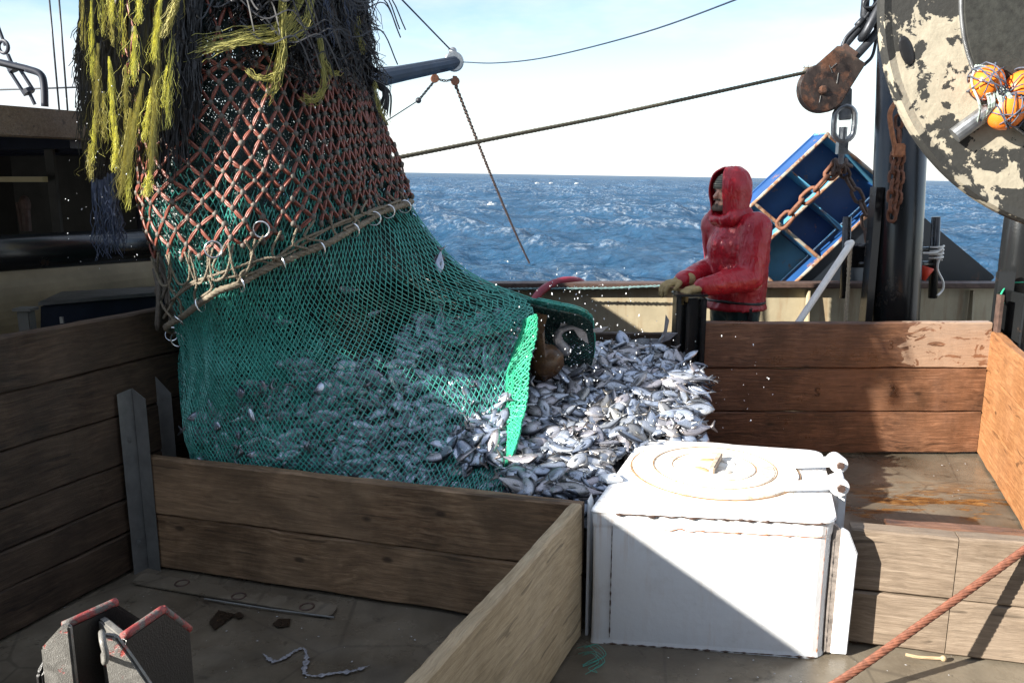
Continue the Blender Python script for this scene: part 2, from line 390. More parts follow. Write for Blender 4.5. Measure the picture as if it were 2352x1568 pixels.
def _cap():
    t = NT('striped knit cap'); w = t.n('TexWave', bands_direction='Z'); t.set(w.inputs['Vector'], t.co.outputs['Object']); w.inputs['Scale'].default_value = 22
    return t.out(Base_Color=t.ramp(w.outputs['Color'], [(.35, (.05, .052, .042)), (.6, (.2, .19, .15))]), Roughness=.95)
M['cap'] = _cap()
def _deck():
    t = NT('wet worn deck'); v = t.coords((1, 1, 1), False)
    base = t.ramp(t.noise(v, 1.7, 9, .62), [(.3, (.05, .04, .028)), (.5, (.12, .1, .074)), (.72, (.22, .19, .145))])
    pv = t.n('Mapping'); t.set(pv.inputs['Vector'], t.co.outputs['Object']); t.set(pv.inputs['Scale'], (1.2, 4.5, 1)); pv.inputs['Rotation'].default_value = (0, 0, math.radians(6))
    peel = t.ramp(t.noise(pv.outputs[0], 1.9, 11, .68, .5), [(.5, 0.0), (.53, 1.0)])
    under = t.ramp(t.noise(pv.outputs[0], 9, 7, .7), [(.35, (.03, .016, .008)), (.5, (.13, .055, .014)), (.7, (.3, .17, .06))])
    # rusty worn patch only where the photo has it: behind the hatch on the right
    sep = t.n('SeparateXYZ'); t.set(sep.inputs[0], t.co.outputs['Object'])
    gx = t.ramp(t.math('MULTIPLY', sep.outputs[0], .2), [(.24, 0.0), (.3, 1.0)]); gy = t.ramp(t.math('MULTIPLY', sep.outputs[1], .2), [(.62, 0.0), (.7, 1.0), (.86, 1.0), (.93, 0.0)])
    dxy = t.n('VectorMath', operation='DISTANCE'); sc2 = t.n('Mapping'); t.set(sc2.inputs['Vector'], t.co.outputs['Object']); t.set(sc2.inputs['Scale'], (1, 2.2, 0)); t.set(dxy.inputs[0], sc2.outputs[0]); t.set(dxy.inputs[1], (2.2, 4.38 * 2.2, 0))
    near = t.ramp(dxy.outputs['Value'], [(.25, 1.0), (.95, 0.0)])
    pm = t.ramp(t.math('ADD', t.noise(pv.outputs[0], 2.6, 11, .68, .5), t.math('MULTIPLY', near, .14)), [(.6, 0.0), (.63, 1.0)]); pm = t.math('MULTIPLY', pm, t.math('MULTIPLY', gx, gy))
    crk = t.n('TexVoronoi', feature='DISTANCE_TO_EDGE'); t.set(crk.inputs['Vector'], v); crk.inputs['Scale'].default_value = 1.6
    ck = t.ramp(crk.outputs['Distance'], [(.004, 1.0), (.012, 0.0)])
    col = t.mix(pm, base, under); col = t.mix(t.math('MULTIPLY', ck, .35), col, (.03, .026, .022))
    dk = t.ramp(t.noise(v, 5.5, 8, .65, .8), [(.62, 0.0), (.66, 1.0)]); col = t.mix(t.math('MULTIPLY', dk, .55), col, (.025, .02, .014))
    ro = t.ramp(t.noise(v, 3.1, 7, .6), [(.4, .14), (.62, .55)])
    h = t.math('ADD', t.noise(v, 60, 4), t.math('MULTIPLY', pm, -.8))
    return t.out(Base_Color=col, Roughness=ro, Normal=t.bump(h, .3, .004), Specular_IOR_Level=.5)
M['deck'] = _deck()
def _bulwark():
    t = NT('cream bulwark paint with rust runs'); v = t.coords(); r = t.coords((7, 7, .8))
    run = t.ramp(t.noise(r, 2.2, 8, .65), [(.5, 0.0), (.78, 1.0)])
    col = t.mix(t.math('MULTIPLY', run, .75), t.mix(.45, (.36, .31, .21), t.ramp(t.noise(v, 4, 8, .6), [(.3, .6), (.7, 1.3)]), 'MULTIPLY'), (.2, .095, .035))
    return t.out(Base_Color=col, Roughness=.55, Normal=t.bump(t.noise(v, 12, 6), .15, .01))
M['bulwark'] = _bulwark()
def _drum():
    t = NT('beige drum paint with black flakes'); v = t.coords((1, 1, 1), False)
    big = t.noise(v, 2.6, 3, .5); ms = t.noise(v, 9.5, 11, .62, .35)
    m = t.ramp(t.math('ADD', t.math('MULTIPLY', ms, .65), t.math('MULTIPLY', big, .32)), [(.487, 0.0), (.495, 1.0)])
    base = t.mix(.55, (.34, .305, .235), t.ramp(t.noise(v, 22, 9, .7), [(.3, .62), (.7, 1.25)]), 'MULTIPLY')
    col = t.mix(m, base, (.022, .022, .02))
    return t.out(Base_Color=col, Roughness=t.mix(m, (.5,) * 3, (.75,) * 3), Normal=t.bump(t.math('ADD', t.math('MULTIPLY', m, -.6), t.noise(v, 50, 5)), .35, .006))
M['drum'] = _drum()
def _hatchwhite():
    t = NT('chipped white hatch paint'); v = t.coords((1, 1, 1), False)
    chip = t.ramp(t.noise(v, 13, 10, .7), [(.695, 0.0), (.715, 1.0)])
    dirt = t.ramp(t.noise(v, 5, 9, .7), [(.52, 0.0), (.8, 1.0)])
    sep = t.n('SeparateXYZ'); t.set(sep.inputs[0], v)
    runs = t.noise(t.coords((14, 14, 1.2), False), 2, 7, .6)
    zt_ = t.ramp(t.math('ADD', t.math('MULTIPLY', sep.outputs[2], 2.0), .4), [(.55, .08), (.88, 1.0)]); gz = t.math('MULTIPLY', t.ramp(t.noise(t.coords((16, 16, 1.6), False), 2.3, 8, .7), [(.5, 0.0), (.68, 1.0)]), zt_)
    col = t.mix(t.math('MULTIPLY', dirt, .45), (.79, .81, .83), (.42, .39, .35)); col = t.mix(t.math('MULTIPLY', gz, .7), col, (.42, .22, .08)); col = t.mix(t.math('MULTIPLY', t.ramp(runs, [(.58, 0.0), (.8, 1.0)]), .35), col, (.5, .3, .14))
    col = t.mix(chip, col, (.13, .06, .035))
    return t.out(Base_Color=col, Roughness=.5, Normal=t.bump(t.math('ADD', t.math('MULTIPLY', chip, -1), t.noise(v, 28, 6, .6)), .25, .006))
M['hatch'] = _hatchwhite()
def _lid():
    t = NT('brushed cream lid paint'); v = t.coords((1, 1, 1), False); st = t.noise(t.coords((3, 40, 3), False), 3, 8, .7, 1.2); bl_ = t.noise(v, 7, 9, .7)
    m = t.ramp(t.math('MULTIPLY', st, t.math('ADD', bl_, .45)), [(.46, 0.0), (.62, 1.0)])
    return t.out(Base_Color=t.mix(m, (.8, .77, .71), (.42, .29, .15)), Roughness=.6, Normal=t.bump(st, .3, .005))
M['lid'] = _lid()
def _blue(name, c, rustamt):
    t = NT(name); v = t.coords()
    r = t.ramp(t.noise(v, 7, 10, .7), [(.6 - rustamt, 0.0), (.66 - rustamt, 1.0)])
    col = t.mix(r, t.mix(.4, c, t.ramp(t.noise(v, 5, 6), [(.3, .6), (.7, 1.4)]), 'MULTIPLY'), t.ramp(t.noise(v, 30, 6), [(.3, (.09, .035, .02)), (.7, (.38, .2, .11))]))
    return t.out(Base_Color=col, Roughness=.5, Normal=t.bump(r, .2, .006))
M['blue'] = _blue('blue door paint', (.012, .06, .19), .0); M['bluepale'] = _blue('pale blue rib paint', (.08, .27, .42), .05); M['bluerust'] = _blue('rusty door rim', (.3, .27, .22), .14)
M['teal'] = _blue('weathered teal panel', (.07, .2, .24), .03)
M['doorblack'] = painted('black lower door plate', (.012, .016, .022), (.07, .04, .03), 4, (.62, .7), .45, .8)
def _fish():
    t = NT('silver fish skin'); at = t.n('Attribute', attribute_name='skin'); oi = t.n('ObjectInfo')
    v = t.co.outputs['Object']; vo = t.n('TexVoronoi'); t.set(vo.inputs['Vector'], v); vo.inputs['Scale'].default_value = 130
    var = t.ramp(t.noise(v, 28, 5), [(.3, .72), (.7, 1.22)])
    c = t.mix(.8, at.outputs['Color'], var, 'MULTIPLY')
    c = t.mix(.8, c, t.ramp(oi.outputs['Random'], [(0, (.62, .58, .5)), (.2, (.95, .8, .78)), (.5, (1, 1, 1)), (.8, (1.05, 1.12, 1.25)), (1, (.7, .75, .85))]), 'MULTIPLY')
    return t.out(Base_Color=c, Roughness=t.ramp(t.noise(v, 45, 4), [(.3, .22), (.7, .45)]), Metallic=.68, Normal=t.bump(vo.outputs['Distance'], .25, .002), Specular_IOR_Level=.6)
M['fish'] = _fish()
def _sea():
    t = NT('sea water'); v = t.co.outputs['Object']
    m1 = t.n('Mapping'); t.set(m1.inputs['Vector'], v); t.set(m1.inputs['Scale'], (1, 1.5, 1)); m1.inputs['Rotation'].default_value = (0, 0, .25)
    a = t.noise(m1.outputs[0], 2.6, 8, .66, .6); b = t.noise(m1.outputs[0], .45, 6, .6); far_ = t.noise(m1.outputs[0], .05, 5, .6)
    h = t.math('ADD', t.math('MULTIPLY', a, .42), t.math('ADD', t.math('MULTIPLY', b, .9), t.math('MULTIPLY', far_, 5.0)))
    at = t.n('Attribute', attribute_name='foam')
    fm = t.math('MULTIPLY', at.outputs['Fac'], t.ramp(t.noise(v, 3.5, 8, .7), [(.5, 0.0), (.62, 1.0)]))
    col = t.mix(fm, (.012, .075, .17), (.75, .8, .82))
    nrm = t.bump(h, 1.0, .75); df = t.n('BsdfDiffuse'); t.set(df.inputs['Color'], t.mix(fm, (.021, .070, .138), (.8, .84, .86))); t.set(df.inputs['Normal'], nrm)
    gl = t.n('BsdfGlossy'); gl.inputs['Roughness'].default_value = .13; t.set(gl.inputs['Normal'], nrm)
    fr = t.n('Fresnel'); fr.inputs['IOR'].default_value = 1.33; t.set(fr.inputs['Normal'], nrm)
    f2 = t.math('MULTIPLY', t.math('MINIMUM', fr.outputs[0], .42), t.math('SUBTRACT', 1.0, fm))    # a rough sea never mirrors the horizon fully
    ms = t.n('MixShader'); t.set(ms.inputs[0], f2); t.set(ms.inputs[1], df.outputs[0]); t.set(ms.inputs[2], gl.outputs[0])
    t.t.links.new(ms.outputs[0], t.t.nodes['Material Output'].inputs['Surface']); return t.m
M['sea'] = _sea()
M['foam'] = plain('foamy slime', (.4, .4, .42), .3, 0, .6, 60, .3)
M['drop'] = plain('flying water drops', (.85, .88, .9), .08, 0, .05, 20, .02)
M['wetstain'] = plain('wet wood stain', (.07, .033, .02), .25, 0, .3, 20, .1)

# ------------------------------------------------------------------ sea, deck (the setting)
def make_sea():
    r = np.concatenate([10 * 40 ** (np.arange(920) / 920), 400 * 23 ** (np.arange(101) / 100)]); NR = len(r); NA = 470; a = np.radians(np.linspace(-56, 56, NA))
    Rg, Ag = np.meshgrid(r, a, indexing='ij'); X = Rg * np.sin(Ag); Y = Rg * np.cos(Ag); Z = np.zeros_like(X)
    dr = np.maximum(np.gradient(r), r * .0042)[:, None]; g = np.random.default_rng(5)
    for k in range(96):
        lam = 0.55 * (13 / .55) ** g.random(); th = math.radians(212 + g.normal() * 30); amp = .0062 * lam ** .95 * (.6 + .8 * g.random()) * 1.5
        kx = 2 * math.pi / lam * math.sin(th); ky = 2 * math.pi / lam * math.cos(th); ph = g.random() * 6.28
        fade = np.clip(2.0 - 5.0 * (dr / lam), 0, 1)
        w = np.sin(kx * X + ky * Y + ph); Z += amp * fade * (w + .5 * (w * w - .5))
    co = np.stack([X, Y, Z], -1).reshape(-1, 3)
    idx = np.arange(NR * NA).reshape(NR, NA)
    q = np.stack([idx[:-1, :-1], idx[:-1, 1:], idx[1:, 1:], idx[1:, :-1]], -1).reshape(-1, 4)
    me = bpy.data.meshes.new('sea'); me.from_pydata(co.tolist(), [], q.tolist())
    fo = me.attributes.new('foam', 'FLOAT', 'POINT'); near = ((X - 3.6) / 2.6) ** 2 + ((Y - 19) / 2.0) ** 2
    f = np.clip((Z - .21) / .12, 0, 1) * .22 + np.exp(-near * 1.2) * .8
    fo.data.foreach_set('value', np.clip(f, 0, 1).astype('f').ravel())
    me.polygons.foreach_set('use_smooth', [True] * len(me.polygons)); me.materials.append(M['sea'])
    o = bpy.data.objects.new('sea', me); COL.objects.link(o); o.location = (0, 0, -0.75); o.rotation_euler = (0, 0.0151, 0)
    tag(o, kind='structure')
make_sea()
d = MB()
nx, ny = 60, 60
vs = []; fs = []
for j in range(ny + 1):
    for i in range(nx + 1):
        x = -5 + 10 * i / nx; y = -3 + 9.35 * j / ny
        vs.append((x, y, .006 * nz(x * 1.3, y * 1.3, 0)))
fs = [(j * (nx + 1) + i, j * (nx + 1) + i + 1, (j + 1) * (nx + 1) + i + 1, (j + 1) * (nx + 1) + i) for j in range(ny) for i in range(nx)]
d.add(vs, fs)
tag(d.build('deck', M['deck'], M=Matrix.Identity(4), sm=True), kind='structure')

# bulwark along the far side, outside it the sea
BY = 6.3; BZ = .90
bw = thing('bulwark', 'cream painted steel bulwark streaked with rust along the far side of the deck', 'bulwark', (1.0, BY, 0))
b = MB(); b.box((0.5, BY + .02, BZ / 2 - .35), (11, .02, BZ + .7)); b.build('plate', M['bulwark'], bw)
b = MB(); b.box((0.5, BY + .01, BZ + .02), (11, .17, .038)); b.build('rail_cap', M['rustdark'], bw, bevel=.008)
for x in (-1.6, -.2, 1.32, 2.25, 3.5):
    p = MB(); p.prism([(x, BY - .005, 0), (x, BY - .14, 0), (x, BY - .05, BZ - .02), (x, BY - .005, BZ - .02)], (.014, 0, 0)); p.build('stay', M['bulwark'], bw)

# ------------------------------------------------------------------ pen boards
def plank(parent, A, B, z0, z1, th, mat, name='plank', wear=.004, back=1, notch=None, label=None):
    """board on edge; A,B are the ends of its visible face; th is its thickness away from the viewer"""
    A = Vector((A[0], A[1], 0)); B = Vector((B[0], B[1], 0)); t = (B - A).normalized(); L = (B - A).length
    n = Vector((-t.y, t.x, 0)) * back; H = z1 - z0; seed = rnd.uniform(0, 90)
    nxx = max(3, int(L / .045)); prof = [(0, .006), (.006, 0), (th - .006, 0), (th, .006), (th, H - .007), (th - .008, H), (.008, H), (0, H - .007)]
    mb = MB(); vs = []
    for i in range(nxx + 1):
        s = L * i / nxx
        for (q, h) in prof:
            w = wear * (nz(s * 3, h * 6 + seed, q * 9) + .6 * nz(s * 11, h * 9 + seed, q * 20))
            vs.append((s - L / 2, q + w, h - H / 2 + (w * 1.1 if (h < .01 or h > H - .01) else 0)))
    k = len(prof)
    fs = [(i * k + a, i * k + (a + 1) % k, (i + 1) * k + (a + 1) % k, (i + 1) * k + a) for i in range(nxx) for a in range(k)]
    fs += [tuple(range(k)), tuple(nxx * k + a for a in range(k - 1, -1, -1))]
    mb.add(vs, fs)
    Mx = Matrix((( t.x, n.x, 0, 0), (t.y, n.y, 0, 0), (0, 0, 1, 0), (0, 0, 0, 1)))
    Mx.translation = (A + B) / 2 + Vector((0, 0, (z0 + z1) / 2))
    me = mb.mesh(name); bm = bmesh.new(); bm.from_mesh(me); bmesh.ops.recalc_face_normals(bm, faces=bm.faces); bm.to_mesh(me); bm.free()
    me.transform(Mx)
    o = link(name, me, mat, parent, Mx)
    if label: o['label'] = label
    return o
def wall(label, A, B, zs, th, mat, back=1, gap=.005, wear=.004, mats=None, joint=None):
    t = thing('pen_wall', label, 'wooden wall', ((A[0] + B[0]) / 2, (A[1] + B[1]) / 2, 0), 'plank walls dividing the deck into fish pens')
    for i in range(len(zs) - 1):
        e = rnd.uniform(-.006, .006)
        cuts = [0, 1] if joint is None else [0, joint + rnd.uniform(-.01, .004), 1]
        for f0, f1 in zip(cuts[:-1], cuts[1:]):
            g_ = 0 if joint is None else .0015
            P, Q = (lerp(A[0], B[0], f0 + (g_ if f0 else 0)), lerp(A[1], B[1], f0 + (g_ if f0 else 0)) + e), (lerp(A[0], B[0], f1 - (g_ if f1 < 1 else 0)), lerp(A[1], B[1], f1 - (g_ if f1 < 1 else 0)) + e)
            plank(t, P, Q, zs[i] + gap / 2, zs[i + 1] - gap / 2, th, (mats[i] if mats else mat), back=back, wear=wear)
    return t
LW0 = Vector((-1.952, 2.876)); LWd = Vector((.258, .577)).normalized()
LWA = LW0 - LWd * 1.6; LWB = LW0 + LWd * 2.1
zl = [on_wall(0, y, LW0, LW0 + LWd).z for y in (1478, 1361, 1270, 1172, 1040, 907)] + [1.158]
zl[0] = .01
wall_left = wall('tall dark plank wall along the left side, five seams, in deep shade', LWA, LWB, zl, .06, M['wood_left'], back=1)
AW0 = (-1.60, 3.475); AW1 = (.262, 2.932)
wall('low two plank brown wall in front of the green net', AW0, AW1, [.012, .268, .535], .05, M['wood_front'])
wall('pale low plank wall running from the white hatch towards the viewer', (-.60, .90), (.262, 2.90), [.01, .27, .55], .048, M['wood_pale'], back=1)
wall('reddish wet three plank wall behind the white hatch with carved numbers', (1.18, 5.03), (2.955, 5.03), [.012, .285, .568, .858], .06, M['wood_red'], mats=[M['wood_red'], M['wood_red'], M['wood_splash']])
wall('orange brown plank wall at the right edge facing the sun', (2.985, 5.12), (2.28, 3.1), [.01, .275, .55, .80], .06, M['wood_orange'], back=-1 if False else 1)
lowr = wall('weathered grey brown plank wall right of the hatch behind the rusty cable', (1.255, 2.866), (2.35, 2.604), [.006, .225, .472], .07, M['wood_grey'], joint=.325)
wall('low wet plank wall just behind the weathered wall right of the hatch', (1.46, 3.02), (2.5, 2.80), [.1, .25, .42], .06, M['wood_red'])
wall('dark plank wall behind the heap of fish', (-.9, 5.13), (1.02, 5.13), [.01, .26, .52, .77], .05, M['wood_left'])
# carved and welded marks on the reddish wall, and the dark wet splash
rw = [o for o in COL.objects if o.type == 'EMPTY' and 'reddish wet three' in o['label']][0]
def text_mesh(body, size, P, ext, mat, parent, name, rx=math.radians(90), rz=0.0, tilt=0.0):
    cu = bpy.data.curves.new('t', 'FONT'); cu.body = body; cu.size = size; cu.extrude = ext; cu.bevel_depth = ext * .5; cu.align_x = 'CENTER'; cu.align_y = 'CENTER'
    o = bpy.data.objects.new('t', cu); COL.objects.link(o); dg = bpy.context.evaluated_depsgraph_get()
    me = bpy.data.meshes.new_from_object(o.evaluated_get(dg)); bpy.data.objects.remove(o)
    me.transform(Matrix.Translation(P) @ Matrix.Rotation(rz, 4, 'Z') @ Matrix.Rotation(rx, 4, 'X') @ Matrix.Rotation(tilt, 4, 'Z'))
    return link(name, me, mat, parent)
text_mesh('3', .085, at_y(2046, 793, 5.028), .0015, M['wetstain'], rw, 'carved_mark')
text_mesh('2', .10, at_y(2052, 898, 5.028), .0015, M['wetstain'], rw, 'carved_mark')
text_mesh('S', .08, at_y(1878, 901, 5.028), .0015, M['wetstain'], rw, 'carved_mark')

# ------------------------------------------------------------------ shelter on the left, its roof shades the near deck
ED = Vector((.374, .927, 0)).normalized(); E0 = Vector((-1.87, 3.14, 2.05))
def edge(s, dz=0, left=0): q = E0 + ED * s; return Vector((q.x - .927 * left, q.y + .374 * left, q.z + dz))
sh = thing('shelter', 'dark open sided deck shelter on the left with a brown wooden roof beam', 'shelter', (-3.2, 3.0, 0))
LB = .62      # the roof steps back to the left beyond the near bay
for (sa, sb_, lf_) in ((-4.5, -1.45, 0.0), (-1.45, 2.25, LB)):
    b = MB(); b.prism([edge(sa, 0, lf_), edge(sb_, 0, lf_), edge(sb_, 0, lf_ + .09), edge(sa, 0, lf_ + .09)], (0, 0, -.135)); b.build('roof_beam', M['wood_beam'], sh, bevel=.006)
    b = MB(); b.prism([edge(sa, -.005, lf_ + .09), edge(sb_, -.005, lf_ + .09), edge(sb_, -.005, 2.9), edge(sa, -.005, 2.9)], (0, 0, -.05)); b.build('roof', M['greywall'], sh)
b = MB()
for s in np.arange(-1.3, 2.2, .55): b.prism([edge(s, -.056, LB + .1), edge(s + .07, -.056, LB + .1), edge(s + .07, -.056, 2.8), edge(s, -.056, 2.8)], (0, 0, -.12))
b.build('roof_joists', M['navy'], sh)
b = MB(); b.prism([edge(2.2, -.06, .7), edge(2.26, -.06, .7), edge(2.26, -.06, 2.9), edge(2.2, -.06, 2.9)], (0, 0, -2.0)); b.build('end_wall', M['shelterwall'], sh)
b = MB(); b.prism([edge(-4.5, -.06, 2.85), edge(2.2, -.06, 2.85), edge(2.2, -.06, 2.9), edge(-4.5, -.06, 2.9)], (0, 0, -2.0)); b.build('side_wall', M['shelterwall'], sh)
b = MB(); b.box(at_y(45, 412, 4.9), (.3, .05, .03)); b.build('lamp_strip', M['lamp'], sh)
for s, l in ((-3.6, .2), (1.9, 1.3)):
    q = edge(s, 0, l); p = MB(); p.rod((q.x, q.y, 0), (q.x, q.y, 1.95), .045, 12); p.build('post', M['navy'], sh)
b = MB(); b.box(at_y(128, 480, 5.0), (.05, .03, .9)); b.build('door_frame', M['shelterwall'], sh)
b = MB(); b.ball(at_y(57, 470, 4.6), (.03, .03, .05)); b.rod(at_y(57, 470, 4.6), at_y(62, 530, 4.6), .025); b.rod(at_y(40, 465, 4.6), at_y(52, 530, 4.6), .012); b.build('fire_nozzle', M['rustdark'], sh)

blk = thing('sky_blocker', 'unseen grey wall and roof added behind the viewer to block sky light', 'sky_blocker', (1.5, -1.2, 0))  # added out of view to cut sky light on the near deck
b = MB(); b.box((1.4, -1.25, 2.2), (7.4, .1, 4.4)); b.build('blocker_wall', plain('pale blue grey paint', (.33, .36, .4), .6, 0, .2, 3, .1), blk)  # pale so the added wall also bounces light to the hatch
b = MB(); b.box((2.0, -.35, 2.95), (6.4, 1.7, .08)); b.build('blocker_roof', M['greywall'], blk)
for x in (-.6, .9, 2.4, 3.9): b = MB(); b.box((x, -1.19, 1.9), (.8, .03, .6)); b.build('blocker_pane', M['navy'], blk)
t = thing('roller', 'black steel roller pipe lying level beyond the left plank wall', 'roller', at_y(150, 575, 4.0))
b = MB(); b.tube([at_y(-330, 600, 3.4), at_y(0, 582, 3.75), at_y(385, 560, 4.3)], .083, 24); b.build('pipe', M['black'], t, sm=True)
b = MB(); b.lathe(at_y(384, 560, 4.295), at_y(385, 560, 4.3) - at_y(0, 582, 3.75), [(0, 0), (.1, 0), (.1, .02), (0, .02)], 24); b.build('end_flange', M['black'], t)
t = thing('winch_drum', 'wide beige winch drum behind the left plank wall below the black roller', 'winch', at_y(180, 670, 4.2))
a0, a1 = at_y(-300, 740, 3.9), at_y(342, 655, 4.75)
b = MB(); b.tube([a0, a1], .24, 40); b.build('barrel', M['tan'], t, sm=False)
b = MB(); b.lathe(a1, a1 - a0, [(0, 0), (.265, 0), (.265, .025), (0, .025)], 36); b.build('end_plate', M['rustdark'], t)
t = thing('gear_box', 'low dark navy box on the deck behind the left plank wall', 'box', at_y(240, 720, 4.0))
b = MB(); b.prism([at_y(92, 700, 3.9), at_y(395, 672, 4.4), at_y(395, 760, 4.4), at_y(92, 790, 3.9)], (-.12, .5, 0)); b.build('case', M['navy'], t, bevel=.01)
b = MB(); b.prism([at_y(88, 694, 3.88), at_y(398, 668, 4.38), at_y(398, 676, 4.38), at_y(88, 702, 3.88)], (-.12, .52, 0)); b.build('lid', M['greysteel'], t)
b = MB(); b.box(at_y(142, 735, 3.86), (.014, .012, .03)); b.build('latch', M['greysteel'], t)
t = thing('post', 'short grey post standing behind the left plank wall at the picture edge', 'post', at_y(62, 740, 3.6))
b = MB(); q = at_y(62, 738, 3.55); b.box((q.x, q.y, q.z - .2), (.055, .05, .5)); b.build('shaft', M['shelterwall'], t, bevel=.005)
b = MB(); b.box((q.x, q.y, q.z + .055), (.075, .07, .012)); b.build('cap', M['shelterwall'], t)
# rail, turnbuckle and stays above the roof
o = MB(); rp_ = [at_y(-60, 130, 4.2), at_y(0, 144, 4.2), at_y(60, 158, 4.2)] + curve([at_y(60, 158, 4.2), at_y(92, 170, 4.2), at_y(101, 195, 4.2), at_y(103, 245, 4.2)], 6)
o.tube(rp_, .017, 10); tag(o.build('rail', M['navy'], sm=True), 'dark bent pipe rail on top of the shelter roof at left', 'rail')
t = thing('turnbuckle', 'dark rigging turnbuckle slanting down behind the bent rail', 'turnbuckle', at_y(75, 238, 4.4))
b = MB(); b.rod(at_y(-12, 40, 4.4), at_y(12, 105, 4.4), .008); b.torus(at_y(8, 108, 4.4), .03, .009, (0.3, 1, 0)); b.build('shackle', M['navy'], t)
for q0, q1 in (((18, 125), (33, 160)), ((64, 206), (80, 240))): b = MB(); b.rod(at_y(*q0, 4.4), at_y(*q1, 4.4), .009); b.build('screw', M['navy'], t)
b = MB(); A_, B_ = at_y(30, 155, 4.4), at_y(68, 214, 4.4); sd = V(.022, 0, .012); b.rod(A_ + sd, B_ + sd, .009); b.rod(A_ - sd, B_ - sd, .009); b.rod(A_ - (B_ - A_) * .08, A_ + (B_ - A_) * .12, .03); b.rod(B_ - (B_ - A_) * .15, B_, .028); b.build('frame', M['navy'], t)
def wire_thing(name, label, cat, pts, r, mat, group=None):
    o = MB(); o.tube(pts, r, 6); return tag(o.build(name, mat, sm=True), label, cat, group)
wire_thing('stay_wire', 'thin steep stay wire left of the net, the left one of the pair', 'wire', [at_y(108, -60, 5.2), at_y(137, 262, 5.2)], .006, M['darksteel'], 'steep stay wires left of the net')
wire_thing('stay_wire', 'thin steep stay wire left of the net, the right one of the pair', 'wire', [at_y(131, -60, 5.2), at_y(156, 262, 5.2)], .006, M['darksteel'], 'steep stay wires left of the net')
wire_thing('stay_wire', 'thin level wire crossing the sky left of the net', 'wire', [at_y(-80, 209, 6), at_y(330, 196, 6)], .006, M['darksteel'])

# ------------------------------------------------------------------ white deck hatch
HF0, HF1, HB1, HB0 = V(.297, 2.876, 0), V(1.150, 2.768, 0), V(1.375, 3.53, 0), V(.61, 3.70, 0)
HH = .545
ht = thing('deck_hatch', 'white painted steel deck hatch with round lid, chipped and rusty at the edges', 'hatch', (.8, 3.2, 0))
def off(P, dx): c = (HF0 + HF1 + HB1 + HB0) / 4; return P + (P - c).normalized() * dx
def rounded(poly, r, n=5):
    out = []; N_ = len(poly)
    for i in range(N_):
        p, a, c = Vector(poly[i]), Vector(poly[i - 1]), Vector(poly[(i + 1) % N_]); e1 = (a - p).normalized(); e2 = (c - p).normalized(); rr = r[i] if isinstance(r, list) else r
        for k in range(n + 1):
            t_ = k / n; q0 = p + e1 * rr; q1 = p + e2 * rr; out.append((q0 * (1 - t_) ** 2) + p * 2 * t_ * (1 - t_) + q1 * t_ * t_)
    return out
BL1 = HB0.lerp(HF0, .42) ; BL2 = HB0.lerp(HB1, .10)
base = rounded([HF0, HF1, HB1, HB0], [.02, .07, .07, .05])
b = MB(); n_ = len(base); lev = [(0, .004), (.02, 0), (.2, -.003), (HH - .075, 0), (HH - .06, .004), (HH - .02, .006), (HH - .012, .012), (HH - .004, .008), (HH - .001, -.012)]
cen = (HF0 + HF1 + HB1 + HB0) / 4; vs = []
for z, e in lev:
    for p in base: q = p + (p - cen).normalized() * e; vs.append((q.x, q.y, z + (.003 * nz(q.x * 9, q.y * 9, 1) if z < .01 else 0)))
fs = [(i * n_ + k, i * n_ + (k + 1) % n_, (i + 1) * n_ + (k + 1) % n_, (i + 1) * n_ + k) for i in range(len(lev) - 1) for k in range(n_)] + [tuple((len(lev) - 1) * n_ + k for k in range(n_))]
b.add(vs, fs); b.build('coaming', M['hatch'], ht, M=Matrix.Translation((.8, 3.2, .3)))
# chipped weld bead along the top front edge
b = MB(); fr = HF0.lerp(HF1, .1); fe = HF1.lerp(HF0, .04); pts = []
nrm = Vector((-(HF1 - HF0).y, (HF1 - HF0).x, 0)).normalized() * -1
for i in range(60):
    q = fr.lerp(fe, i / 59); pts.append(q + nrm * .0075 + V(0, 0, HH - .016 + .006 * nz(i * .35, 1, 2)))
rs = [max(.0008, .0062 * (.55 + nz(i * .43, 5, 0) + .5 * nz(i * 1.3, 2, 0))) for i in range(60)]
b.tube(pts, rs, 6); b.build('rust_seam', M['rustdark'], ht)
b = MB(); pts = [q + V(0, 0, -.052 + .003 * nz(i * .3, 8, 1)) + nrm * -.004 for i, q in enumerate(pts)][14:]; b.tube(pts, [max(.0006, .004 * (.3 + nz(i * .5, 9, 0))) for i in range(len(pts))], 6); b.build('rust_seam', M['rustorange'], ht)
b = MB(); b.tube([HF0.lerp(HF1, .06 + .9 * i / 70) + nrm * .002 + V(0, 0, .004) for i in range(71)], [max(.0008, .005 * (.4 + nz(i * .5, 4, 1) + .5 * nz(i * 1.7, 2, 2))) for i in range(71)], 5); b.build('rust_seam', M['rustdark'], ht)
b = MB(); qe = HF1.lerp(HF0, .045); b.tube([qe + nrm * .001 + V(.012, .004, .02 + .5 * i / 50) for i in range(51)], [max(.0004, .0042 * (.05 + nz(i * .55, 8, 3))) for i in range(51)], 5); b.build('rust_seam', M['rustorange'], ht)
b = MB(); q0 = HF0.lerp(HF1, .085); b.tube([q0 + nrm * .001 + V(0, 0, .03 + .45 * i / 40) for i in range(41)], [max(.0006, .004 * (.35 + nz(i * .6, 3, 3))) for i in range(41)], 5); b.build('rust_seam', M['rustdark'], ht)
